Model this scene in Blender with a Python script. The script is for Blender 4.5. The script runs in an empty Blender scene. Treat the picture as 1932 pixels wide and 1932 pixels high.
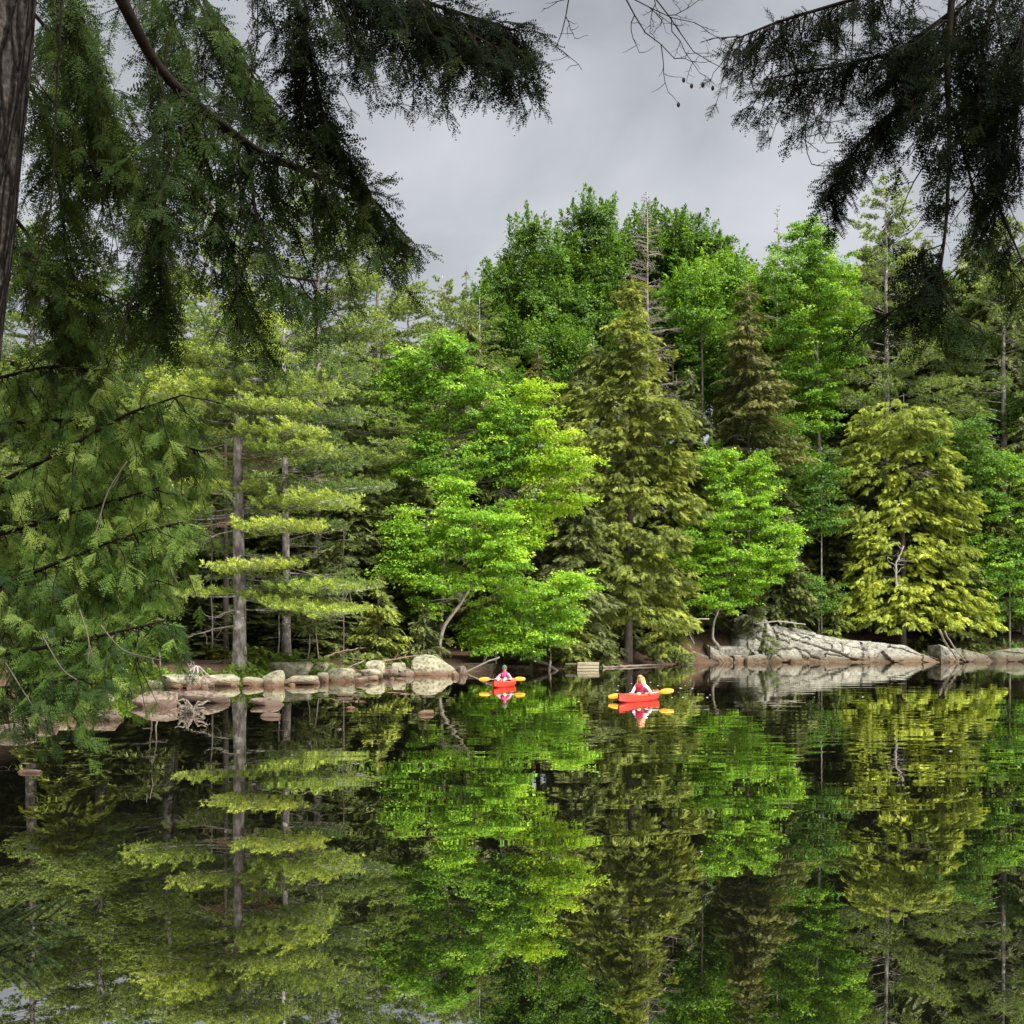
import bpy, bmesh, math, random
import numpy as np
from mathutils import Vector, noise as mnoise

R = math.radians
rng = np.random.default_rng(11)
random.seed(11)
scn = bpy.context.scene
COL = scn.collection

# ------------------------------------------------------------------ camera, sky, sun, exposure
W0, FPX, HZ = 1932.0, 1980.0, 1200.0          # picture measures: width, focal length, horizon row
CAMZ = 2.2
cam_d = bpy.data.cameras.new('camera')
cam_d.sensor_width = 36.0
cam_d.lens = 36.0 * FPX / W0
cam_d.shift_y = (HZ - W0 / 2) / W0
cam_d.clip_start, cam_d.clip_end = 0.1, 3000
cam = bpy.data.objects.new('camera', cam_d)
COL.objects.link(cam)
cam.location = (0, 0, CAMZ)
cam.rotation_euler = (R(90), 0, 0)            # level camera; the horizon is lowered by the lens shift
scn.camera = cam

SUN_EL, SUN_AZ = R(58), R(138)                # azimuth measured clockwise from +Y (away from the camera)
sun_d = bpy.data.lights.new('sun', 'SUN')
sun_d.energy = 5.0
sun_d.angle = R(42)
sun_d.color = (1.0, 0.975, 0.93)
sun = bpy.data.objects.new('sun', sun_d)
COL.objects.link(sun)
sdir = Vector((math.sin(SUN_AZ) * math.cos(SUN_EL), math.cos(SUN_AZ) * math.cos(SUN_EL), math.sin(SUN_EL)))
sun.rotation_euler = (-sdir).to_track_quat('-Z', 'Y').to_euler()
sun.location = sdir * 200

world = bpy.data.worlds.new('World')
scn.world = world
world.use_nodes = True
wn, wl = world.node_tree.nodes, world.node_tree.links
wn.clear()
wo = wn.new('ShaderNodeOutputWorld')
sky = wn.new('ShaderNodeTexSky')
sky.sky_type = 'NISHITA'
sky.sun_disc = False
sky.sun_elevation = SUN_EL
sky.sun_rotation = SUN_AZ
bg_sky = wn.new('ShaderNodeBackground')
bg_sky.inputs['Strength'].default_value = 0.05
wl.new(sky.outputs[0], bg_sky.inputs['Color'])
# broken stratus that covers the whole dome: soft grey noise on the direction
tc = wn.new('ShaderNodeTexCoord')
mp = wn.new('ShaderNodeMapping')
mp.inputs['Scale'].default_value = (1.0, 1.0, 1.5)
wl.new(tc.outputs['Generated'], mp.inputs['Vector'])
nz = wn.new('ShaderNodeTexNoise')
nz.inputs['Scale'].default_value = 4.6
nz.inputs['Detail'].default_value = 6
nz.inputs['Roughness'].default_value = 0.48
nz.inputs['Distortion'].default_value = 0.35
wl.new(mp.outputs[0], nz.inputs['Vector'])
cr = wn.new('ShaderNodeValToRGB')
cr.color_ramp.elements[0].position = 0.30
cr.color_ramp.elements[0].color = (0.375, 0.396, 0.43, 1)
cr.color_ramp.elements[1].position = 0.72
cr.color_ramp.elements[1].color = (0.66, 0.682, 0.715, 1)
wl.new(nz.outputs['Fac'], cr.inputs['Fac'])
bg_cl = wn.new('ShaderNodeBackground')
bg_cl.inputs['Strength'].default_value = 0.345
wl.new(cr.outputs['Color'], bg_cl.inputs['Color'])
mx = wn.new('ShaderNodeMixShader')
mx.inputs['Fac'].default_value = 0.95
wl.new(bg_sky.outputs[0], mx.inputs[1])
wl.new(bg_cl.outputs[0], mx.inputs[2])
wl.new(mx.outputs[0], wo.inputs['Surface'])

vs = scn.view_settings
vs.view_transform = 'Standard'
vs.look = 'None'
vs.exposure = 1.62
vs.gamma = 1.0
vs.use_curve_mapping = False
scn.cycles.max_bounces = 6
scn.cycles.diffuse_bounces = 3
scn.cycles.glossy_bounces = 3
scn.cycles.transmission_bounces = 4
scn.cycles.transparent_max_bounces = 4
scn.cycles.use_denoising = True

# ------------------------------------------------------------------ picture point -> place in the world
def ray(px, py):
    return np.array([(px - W0 / 2) / FPX, 1.0, (HZ - py) / FPX])

def at(px, py, Y):
    d = ray(px, py)
    t = Y / d[1]
    return np.array([d[0] * t, Y, CAMZ + d[2] * t])

def wat(px, py, z=0.0):
    d = ray(px, py)
    t = (z - CAMZ) / d[2]
    return np.array([d[0] * t, d[1] * t, z])

def ppm(Y):
    return FPX / Y

# ------------------------------------------------------------------ objects
def link(o, parent=None):
    COL.objects.link(o)
    if parent is not None:
        o.parent = parent
    return o

def tag(o, label=None, cat=None, group=None, kind=None):
    if label: o['label'] = label
    if cat: o['category'] = cat
    if group: o['group'] = group
    if kind: o['kind'] = kind
    return o

def empty(name, loc, label, cat, group=None):
    o = bpy.data.objects.new(name, None)
    o.empty_display_size = 0.2
    o.location = Vector(tuple(loc))
    link(o)
    return tag(o, label, cat, group)

class Geo:
    """collects triangles with one tint number for each vertex"""
    def __init__(self):
        self.v, self.f, self.t, self.n = [], [], [], 0

    def add(self, V, F, T=0.5):
        V = np.asarray(V, dtype=np.float32).reshape(-1, 3)
        F = np.asarray(F, dtype=np.int32).reshape(-1, 3)
        T = np.broadcast_to(np.asarray(T, dtype=np.float32), (len(V),))
        self.v.append(V); self.f.append(F + self.n); self.t.append(T)
        self.n += len(V)

    def tube(self, pts, rad, sides=6, T=0.5, cap=True):
        P = np.asarray(pts, dtype=float)
        n = len(P)
        rad = np.broadcast_to(np.asarray(rad, dtype=float), (n,))
        d = np.gradient(P, axis=0)
        d /= np.linalg.norm(d, axis=1)[:, None] + 1e-9
        ref = np.where(np.abs(d[:, 2:3]) > 0.9, np.array([[1.0, 0, 0]]), np.array([[0, 0, 1.0]]))
        if np.mean(np.abs(d[:, 2])) > 0.6: ref = np.tile([[1.0, 0, 0]], (n, 1))
        u = np.cross(d, ref); u /= np.linalg.norm(u, axis=1)[:, None] + 1e-9
        w = np.cross(d, u)
        a = np.arange(sides) * 2 * math.pi / sides
        V = P[:, None, :] + rad[:, None, None] * (np.cos(a)[None, :, None] * u[:, None, :] + np.sin(a)[None, :, None] * w[:, None, :])
        V = V.reshape(-1, 3)
        i = np.arange(n - 1)[:, None] * sides; j = np.arange(sides)[None, :]; k = (j + 1) % sides
        A, B, C, D = (i + j).ravel(), (i + k).ravel(), (i + sides + k).ravel(), (i + sides + j).ravel()
        F = np.concatenate([np.stack([A, B, C], 1), np.stack([A, C, D], 1)])
        if cap:
            V = np.vstack([V, P[-1:]]); e = len(V) - 1
            base = (n - 1) * sides
            F = np.concatenate([F, np.stack([base + np.arange(sides), base + (np.arange(sides) + 1) % sides, np.full(sides, e)], 1)])
        self.add(V, F, T)

    def inst(self, tmpl, P, B, S, T=0.5, tt=0.0):
        """copies of a template (verts, tris) at points P with bases B (n,3,3 rows = local axes) and sizes S"""
        tv, tf = tmpl
        P = np.asarray(P, dtype=np.float32); n = len(P)
        if n == 0: return
        S = np.asarray(S, dtype=np.float32)
        if S.ndim < 2: S = np.repeat(np.broadcast_to(S, (n,))[:, None], 3, 1)
        V = np.einsum('kj,nj,nji->nki', tv.astype(np.float32), S, np.asarray(B, dtype=np.float32)) + P[:, None, :]
        k = len(tv)
        F = tf[None, :, :] + (np.arange(n) * k)[:, None, None]
        T = np.repeat(np.broadcast_to(np.asarray(T, dtype=np.float32), (n,)), k)
        self.add(V.reshape(-1, 3), F.reshape(-1, 3), T)

    def mesh(self, name, mat, smooth=False):
        V = np.concatenate(self.v); F = np.concatenate(self.f); T = np.concatenate(self.t)
        m = bpy.data.meshes.new(name)
        m.vertices.add(len(V)); m.vertices.foreach_set('co', V.astype(np.float32).ravel())
        m.loops.add(F.size); m.loops.foreach_set('vertex_index', F.astype(np.int32).ravel())
        m.polygons.add(len(F))
        m.polygons.foreach_set('loop_start', np.arange(0, F.size, 3, dtype=np.int32))
        m.polygons.foreach_set('use_smooth', np.full(len(F), smooth))
        at_ = m.attributes.new('tint', 'FLOAT', 'POINT')
        at_.data.foreach_set('value', T.astype(np.float32))
        m.update(calc_edges=True)
        if mat is not None: m.materials.append(mat)
        return m

    def obj(self, name, mat, parent=None, smooth=False, kind=None):
        o = bpy.data.objects.new(name, self.mesh(name, mat, smooth))
        link(o, parent)
        if kind: o['kind'] = kind
        return o

def norm(a):
    a = np.asarray(a, dtype=float)
    return a / (np.linalg.norm(a, axis=-1, keepdims=True) + 1e-9)

def bases(D, U):
    """rows: forward D, side, up, for n directions with rough up vectors U"""
    D = norm(D)
    Sd = norm(np.cross(U, D))
    return np.stack([D, Sd, np.cross(D, Sd)], axis=1)

def rand_dirs(n, zs=1.0, r=None):
    r = r or rng
    d = r.normal(size=(n, 3)); d[:, 2] *= zs
    return norm(d)

# ------------------------------------------------------------------ materials
def new_mat(name):
    m = bpy.data.materials.new(name)
    m.use_nodes = True
    nt = m.node_tree
    nt.nodes.clear()
    out = nt.nodes.new('ShaderNodeOutputMaterial')
    return m, nt.nodes, nt.links, out

def ramp(n, stops):
    r = n.new('ShaderNodeValToRGB')
    els = r.color_ramp.elements
    while len(els) > 2: els.remove(els[-1])
    for i, (p, c) in enumerate(stops):
        e = els[i] if i < 2 else els.new(p)
        e.position = p
        e.color = (c[0], c[1], c[2], 1)
    return r

def foliage(name, stops, trans=0.4, gloss=0.25, tcol=1.25):
    m, n, l, out = new_mat(name)
    a = n.new('ShaderNodeAttribute'); a.attribute_name = 'tint'
    r = ramp(n, stops)
    l.new(a.outputs['Fac'], r.inputs['Fac'])
    p = n.new('ShaderNodeBsdfPrincipled')
    p.inputs['Roughness'].default_value = 0.55
    p.inputs['Specular IOR Level'].default_value = gloss
    l.new(r.outputs[0], p.inputs['Base Color'])
    t = n.new('ShaderNodeBsdfTranslucent')
    g = n.new('ShaderNodeMix'); g.data_type = 'RGBA'; g.blend_type = 'MULTIPLY'
    g.inputs['Factor'].default_value = 1.0
    l.new(r.outputs[0], g.inputs['A']); g.inputs['B'].default_value = (tcol * 1.05, tcol, tcol * 0.5, 1)
    l.new(g.outputs['Result'], t.inputs['Color'])
    mxs = n.new('ShaderNodeMixShader'); mxs.inputs['Fac'].default_value = trans
    l.new(p.outputs[0], mxs.inputs[1]); l.new(t.outputs[0], mxs.inputs[2])
    l.new(mxs.outputs[0], out.inputs['Surface'])
    return m

def surface(name, stops, scale=4.0, detail=8, rough=0.85, bump=0.3, bdist=0.05, stretch=(1, 1, 1), spec=0.2, tint=None, lich=None):
    """noise-coloured matt surface with relief; lich = (scale, threshold, colour) blotches of lichen"""
    m, n, l, out = new_mat(name)
    tcn = n.new('ShaderNodeTexCoord')
    mpn = n.new('ShaderNodeMapping'); mpn.inputs['Scale'].default_value = stretch
    l.new(tcn.outputs['Object'], mpn.inputs['Vector'])
    nn = n.new('ShaderNodeTexNoise'); nn.inputs['Scale'].default_value = scale; nn.inputs['Detail'].default_value = detail
    nn.inputs['Roughness'].default_value = 0.65
    l.new(mpn.outputs[0], nn.inputs['Vector'])
    r = ramp(n, stops)
    l.new(nn.outputs['Fac'], r.inputs['Fac'])
    col = r.outputs[0]
    if lich:
        ln = n.new('ShaderNodeTexNoise'); ln.inputs['Scale'].default_value = lich[0]; ln.inputs['Detail'].default_value = 4
        l.new(tcn.outputs['Object'], ln.inputs['Vector'])
        st = ramp(n, [(lich[1], (0, 0, 0)), (lich[1] + 0.06, (1, 1, 1))])
        l.new(ln.outputs['Fac'], st.inputs['Fac'])
        g = n.new('ShaderNodeMix'); g.data_type = 'RGBA'
        l.new(st.outputs[0], g.inputs['Factor']); l.new(col, g.inputs['A']); g.inputs['B'].default_value = (*lich[2], 1)
        col = g.outputs['Result']
    p = n.new('ShaderNodeBsdfPrincipled')
    p.inputs['Roughness'].default_value = rough
    p.inputs['Specular IOR Level'].default_value = spec
    l.new(col, p.inputs['Base Color'])
    b = n.new('ShaderNodeBump'); b.inputs['Strength'].default_value = bump; b.inputs['Distance'].default_value = bdist
    l.new(nn.outputs['Fac'], b.inputs['Height'])
    l.new(b.outputs[0], p.inputs['Normal'])
    l.new(p.outputs[0], out.inputs['Surface'])
    return m

def plain(name, c, rough=0.6, spec=0.3):
    return surface(name, [(0.3, tuple(x * 0.88 for x in c)), (0.7, tuple(min(1, x * 1.08) for x in c))], scale=9, detail=3, rough=rough, bump=0.05, bdist=0.004, spec=spec)

def rock_mat(name, light, dark, stain, zs=0.35):
    """pale lichened stone, cracks, and the brown band the lake leaves just above the water"""
    m, n, l, out = new_mat(name)
    geo = n.new('ShaderNodeNewGeometry')
    n1 = n.new('ShaderNodeTexNoise'); n1.inputs['Scale'].default_value = 1.7; n1.inputs['Detail'].default_value = 10; n1.inputs['Roughness'].default_value = 0.7
    l.new(geo.outputs['Position'], n1.inputs['Vector'])
    r1 = ramp(n, [(0.32, dark), (0.5, tuple((a + b) / 2 for a, b in zip(light, dark))), (0.66, light)])
    l.new(n1.outputs['Fac'], r1.inputs['Fac'])
    n2 = n.new('ShaderNodeTexNoise'); n2.inputs['Scale'].default_value = 6.0; n2.inputs['Detail'].default_value = 6
    l.new(geo.outputs['Position'], n2.inputs['Vector'])
    r2 = ramp(n, [(0.5, (1, 1, 1)), (0.64, (0.35, 0.34, 0.27))])
    l.new(n2.outputs['Fac'], r2.inputs['Fac'])
    g = n.new('ShaderNodeMix'); g.data_type = 'RGBA'; g.blend_type = 'MULTIPLY'; g.inputs['Factor'].default_value = 0.8
    l.new(r1.outputs[0], g.inputs['A']); l.new(r2.outputs[0], g.inputs['B'])
    sx = n.new('ShaderNodeSeparateXYZ'); l.new(geo.outputs['Position'], sx.inputs[0])
    ad = n.new('ShaderNodeMath'); ad.operation = 'MULTIPLY_ADD'
    l.new(n1.outputs['Fac'], ad.inputs[0]); ad.inputs[1].default_value = -0.9 * zs / 0.35; l.new(sx.outputs['Z'], ad.inputs[2])
    st = n.new('ShaderNodeMapRange'); st.inputs['From Min'].default_value = -0.30 * zs / 0.35; st.inputs['From Max'].default_value = 0.02
    st.inputs['To Min'].default_value = 1.0; st.inputs['To Max'].default_value = 0.0
    l.new(ad.outputs[0], st.inputs['Value'])
    g2 = n.new('ShaderNodeMix'); g2.data_type = 'RGBA'
    l.new(st.outputs[0], g2.inputs['Factor']); l.new(g.outputs['Result'], g2.inputs['A']); g2.inputs['B'].default_value = (*stain, 1)
    p = n.new('ShaderNodeBsdfPrincipled'); p.inputs['Roughness'].default_value = 0.9; p.inputs['Specular IOR Level'].default_value = 0.2
    l.new(g2.outputs['Result'], p.inputs['Base Color'])
    b = n.new('ShaderNodeBump'); b.inputs['Strength'].default_value = 0.6; b.inputs['Distance'].default_value = 0.12
    l.new(n1.outputs['Fac'], b.inputs['Height']); l.new(b.outputs[0], p.inputs['Normal'])
    l.new(p.outputs[0], out.inputs['Surface'])
    return m

M = {}
M['maple_bright'] = foliage('maple_bright', [(0.0, (0.065, 0.14, 0.018)), (0.3, (0.12, 0.25, 0.018)), (0.6, (0.2, 0.37, 0.022)), (1.0, (0.38, 0.54, 0.05))], 0.42)
M['maple_mid'] = foliage('maple_mid', [(0.0, (0.05, 0.115, 0.018)), (0.3, (0.09, 0.2, 0.018)), (0.6, (0.155, 0.3, 0.022)), (1.0, (0.29, 0.44, 0.04))], 0.4)
M['maple_lime'] = foliage('maple_lime', [(0.0, (0.12, 0.24, 0.012)), (0.5, (0.25, 0.4, 0.02)), (1.0, (0.42, 0.54, 0.04))], 0.42)
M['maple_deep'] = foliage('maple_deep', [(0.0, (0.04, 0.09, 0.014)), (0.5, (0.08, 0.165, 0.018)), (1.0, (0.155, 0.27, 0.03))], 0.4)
M['pine'] = foliage('pine', [(0.0, (0.06, 0.105, 0.03)), (0.45, (0.14, 0.2, 0.042)), (0.8, (0.26, 0.33, 0.052)), (1.0, (0.39, 0.45, 0.065))], 0.25)
M['pine_far'] = foliage('pine_far', [(0.0, (0.058, 0.1, 0.034)), (0.5, (0.13, 0.19, 0.045)), (1.0, (0.25, 0.315, 0.056))], 0.25)
M['hemlock'] = foliage('hemlock', [(0.0, (0.06, 0.088, 0.02)), (0.5, (0.165, 0.2, 0.032)), (1.0, (0.32, 0.35, 0.048))], 0.25)
M['hemlock_gold'] = foliage('hemlock_gold', [(0.0, (0.08, 0.12, 0.022)), (0.5, (0.24, 0.29, 0.036)), (1.0, (0.46, 0.51, 0.058))], 0.28)
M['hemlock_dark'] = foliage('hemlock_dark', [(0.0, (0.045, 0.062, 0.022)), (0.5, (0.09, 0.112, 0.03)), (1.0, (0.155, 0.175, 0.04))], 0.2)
M['spruce_brown'] = foliage('spruce_brown', [(0.0, (0.045, 0.055, 0.016)), (0.5, (0.09, 0.1, 0.024)), (1.0, (0.165, 0.165, 0.034))], 0.2)
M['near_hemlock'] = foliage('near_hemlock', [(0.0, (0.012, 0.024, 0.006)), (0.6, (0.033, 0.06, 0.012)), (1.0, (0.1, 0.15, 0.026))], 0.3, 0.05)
M['near_dark'] = foliage('near_dark', [(0.0, (0.006, 0.01, 0.005)), (0.6, (0.013, 0.021, 0.008)), (1.0, (0.04, 0.055, 0.014))], 0.25, 0.02)  # hemlock needles again, darkened: the backlit silhouette is put into the colour
M['near_cedar'] = foliage('near_cedar', [(0.0, (0.024, 0.055, 0.012)), (0.5, (0.105, 0.19, 0.027)), (1.0, (0.33, 0.43, 0.1))], 0.28, 0.15)
M['near_spruce'] = foliage('near_spruce', [(0.0, (0.02, 0.042, 0.014)), (1.0, (0.085, 0.13, 0.045))], 0.15, 0.1)
M['fern'] = foliage('fern', [(0.0, (0.06, 0.11, 0.015)), (1.0, (0.18, 0.27, 0.03))], 0.3)
M['dead'] = surface('dead_twigs', [(0.3, (0.15, 0.125, 0.10)), (0.7, (0.27, 0.235, 0.20))], scale=6, bump=0.1)
M['dead_red'] = surface('dead_needles', [(0.3, (0.10, 0.062, 0.042)), (0.7, (0.18, 0.12, 0.085))], scale=6, bump=0.1)
M['bark_pine'] = surface('bark_pine', [(0.36, (0.06, 0.05, 0.043)), (0.5, (0.16, 0.142, 0.127)), (0.64, (0.33, 0.305, 0.28))], scale=3.2, stretch=(1, 1, 0.45), bump=0.9, bdist=0.06, lich=(2.2, 0.58, (0.40, 0.385, 0.35)))
M['bark_dark'] = surface('bark_dark', [(0.3, (0.035, 0.028, 0.022)), (0.7, (0.12, 0.10, 0.085))], scale=5, stretch=(1, 1, 0.3), bump=0.6)
M['bark_maple'] = surface('bark_maple', [(0.3, (0.09, 0.075, 0.06)), (0.7, (0.27, 0.24, 0.195))], scale=4, stretch=(1, 1, 0.4), bump=0.5)
M['bark_near'] = surface('bark_near', [(0.40, (0.022, 0.016, 0.012)), (0.5, (0.11, 0.082, 0.066)), (0.64, (0.30, 0.24, 0.20))], scale=17, detail=12, stretch=(1, 1, 0.22), bump=1.0, bdist=0.08, spec=0.05)
M['twig_near'] = surface('twig_near', [(0.3, (0.010, 0.008, 0.006)), (0.7, (0.035, 0.027, 0.02))], scale=40, bump=0.3, bdist=0.003, spec=0.05)
M['twig_pale'] = surface('twig_pale', [(0.3, (0.07, 0.065, 0.045)), (0.7, (0.17, 0.155, 0.11))], scale=30, bump=0.3, bdist=0.003)
M['rock'] = rock_mat('rock', (0.27, 0.255, 0.175), (0.105, 0.095, 0.066), (0.085, 0.05, 0.03), 0.26)
M['rock_wet'] = rock_mat('rock_wet', (0.19, 0.15, 0.115), (0.06, 0.044, 0.033), (0.065, 0.042, 0.03), 0.16)
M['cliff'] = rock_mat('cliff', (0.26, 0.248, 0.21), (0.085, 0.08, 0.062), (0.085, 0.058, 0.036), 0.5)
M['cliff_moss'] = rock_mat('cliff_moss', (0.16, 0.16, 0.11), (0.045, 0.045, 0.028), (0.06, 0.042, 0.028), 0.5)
M['wood_grey'] = surface('wood_grey', [(0.3, (0.06, 0.05, 0.038)), (0.7, (0.18, 0.15, 0.115))], scale=5, stretch=(4, 1, 1), bump=0.4)
M['wood_pale'] = surface('wood_pale', [(0.3, (0.18, 0.15, 0.10)), (0.7, (0.31, 0.265, 0.18))], scale=3, stretch=(0.6, 4, 4), bump=0.3)
M['drift'] = surface('driftwood', [(0.3, (0.15, 0.13, 0.112)), (0.7, (0.28, 0.25, 0.22))], scale=8, bump=0.3, bdist=0.01)
M['kayak_red'] = plain('kayak_red', (0.52, 0.026, 0.010), 0.35, 0.5)
M['kayak_rim'] = plain('kayak_rim', (0.62, 0.075, 0.03), 0.4, 0.5)
M['kayak_dark'] = plain('kayak_dark', (0.03, 0.02, 0.02), 0.7)
M['blade'] = plain('blade', (0.70, 0.27, 0.008), 0.4, 0.4)
M['blade_rib'] = plain('blade_rib', (0.45, 0.14, 0.006), 0.4, 0.4)
M['shaft'] = plain('shaft', (0.30, 0.31, 0.34), 0.35, 0.5)
M['skin'] = plain('skin', (0.42, 0.20, 0.145), 0.55)
M['white_cloth'] = plain('white_cloth', (0.46, 0.44, 0.47), 0.8)
M['pink_cloth'] = plain('pink_cloth', (0.46, 0.20, 0.26), 0.8)
M['vest_red'] = plain('vest_red', (0.42, 0.016, 0.055), 0.65)
M['vest_maroon'] = plain('vest_maroon', (0.17, 0.022, 0.045), 0.7)
M['scarf'] = plain('scarf', (0.45, 0.045, 0.14), 0.8)
M['strap'] = plain('strap', (0.12, 0.01, 0.04), 0.6)
M['hair_blond'] = plain('hair_blond', (0.40, 0.21, 0.095), 0.55)
M['hair_brown'] = plain('hair_brown', (0.12, 0.07, 0.04), 0.55)
M['hat_green'] = plain('hat_green', (0.05, 0.09, 0.055), 0.85)
M['trousers'] = plain('trousers', (0.38, 0.27, 0.20), 0.8)
M['eye'] = plain('eye', (0.03, 0.02, 0.02), 0.4)
M['lips'] = plain('lips', (0.45, 0.10, 0.09), 0.5)
M['cone'] = plain('cone', (0.03, 0.02, 0.014), 0.8)

def bark_mat():
    m, n, l, out = new_mat('bark_near')
    t = n.new('ShaderNodeTexCoord'); mpn = n.new('ShaderNodeMapping'); mpn.inputs['Scale'].default_value = (1, 1, 0.16)
    l.new(t.outputs['Object'], mpn.inputs['Vector'])
    d0 = n.new('ShaderNodeTexNoise'); d0.inputs['Scale'].default_value = 14; d0.inputs['Detail'].default_value = 6
    l.new(mpn.outputs[0], d0.inputs['Vector'])
    ad = n.new('ShaderNodeVectorMath'); ad.operation = 'MULTIPLY_ADD'; ad.inputs[1].default_value = (0.05, 0.05, 0.05)
    l.new(d0.outputs['Color'], ad.inputs[0]); l.new(mpn.outputs[0], ad.inputs[2])
    v = n.new('ShaderNodeTexVoronoi'); v.feature = 'DISTANCE_TO_EDGE'; v.inputs['Scale'].default_value = 24
    l.new(ad.outputs[0], v.inputs['Vector'])
    r1 = ramp(n, [(0.0, (0.08, 0.08, 0.08)), (0.22, (1, 1, 1))]); l.new(v.outputs['Distance'], r1.inputs['Fac'])
    f = n.new('ShaderNodeTexNoise'); f.inputs['Scale'].default_value = 60; f.inputs['Detail'].default_value = 8
    l.new(t.outputs['Object'], f.inputs['Vector'])
    r2 = ramp(n, [(0.3, (0.018, 0.014, 0.012)), (0.55, (0.05, 0.041, 0.035)), (0.75, (0.115, 0.098, 0.086))]); l.new(f.outputs['Fac'], r2.inputs['Fac'])
    g = n.new('ShaderNodeMix'); g.data_type = 'RGBA'; g.blend_type = 'MULTIPLY'; g.inputs['Factor'].default_value = 0.9
    l.new(r2.outputs[0], g.inputs['A']); l.new(r1.outputs[0], g.inputs['B'])
    p = n.new('ShaderNodeBsdfPrincipled'); p.inputs['Roughness'].default_value = 0.95; p.inputs['Specular IOR Level'].default_value = 0.05
    l.new(g.outputs['Result'], p.inputs['Base Color'])
    b = n.new('ShaderNodeBump'); b.inputs['Strength'].default_value = 0.9; b.inputs['Distance'].default_value = 0.02
    l.new(r1.outputs[0], b.inputs['Height']); l.new(b.outputs[0], p.inputs['Normal'])
    l.new(p.outputs[0], out.inputs['Surface'])
    return m
M['bark_near'] = bark_mat()

# forest floor: rust-brown needles with darker humus and mossy spots
def ground_mat():
    m, n, l, out = new_mat('forest_floor')
    geo = n.new('ShaderNodeNewGeometry')
    n1 = n.new('ShaderNodeTexNoise'); n1.inputs['Scale'].default_value = 0.55; n1.inputs['Detail'].default_value = 10; n1.inputs['Roughness'].default_value = 0.75
    l.new(geo.outputs['Position'], n1.inputs['Vector'])
    r = ramp(n, [(0.30, (0.03, 0.022, 0.015)), (0.48, (0.055, 0.034, 0.022)), (0.60, (0.085, 0.052, 0.033)), (0.70, (0.05, 0.055, 0.02))])
    l.new(n1.outputs['Fac'], r.inputs['Fac'])
    p = n.new('ShaderNodeBsdfPrincipled'); p.inputs['Roughness'].default_value = 0.95; p.inputs['Specular IOR Level'].default_value = 0.1
    l.new(r.outputs[0], p.inputs['Base Color'])
    n2 = n.new('ShaderNodeTexNoise'); n2.inputs['Scale'].default_value = 5; n2.inputs['Detail'].default_value = 8
    l.new(geo.outputs['Position'], n2.inputs['Vector'])
    b = n.new('ShaderNodeBump'); b.inputs['Strength'].default_value = 0.8; b.inputs['Distance'].default_value = 0.15
    l.new(n2.outputs['Fac'], b.inputs['Height']); l.new(b.outputs[0], p.inputs['Normal'])
    l.new(p.outputs[0], out.inputs['Surface'])
    return m
M['ground'] = ground_mat()

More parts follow.
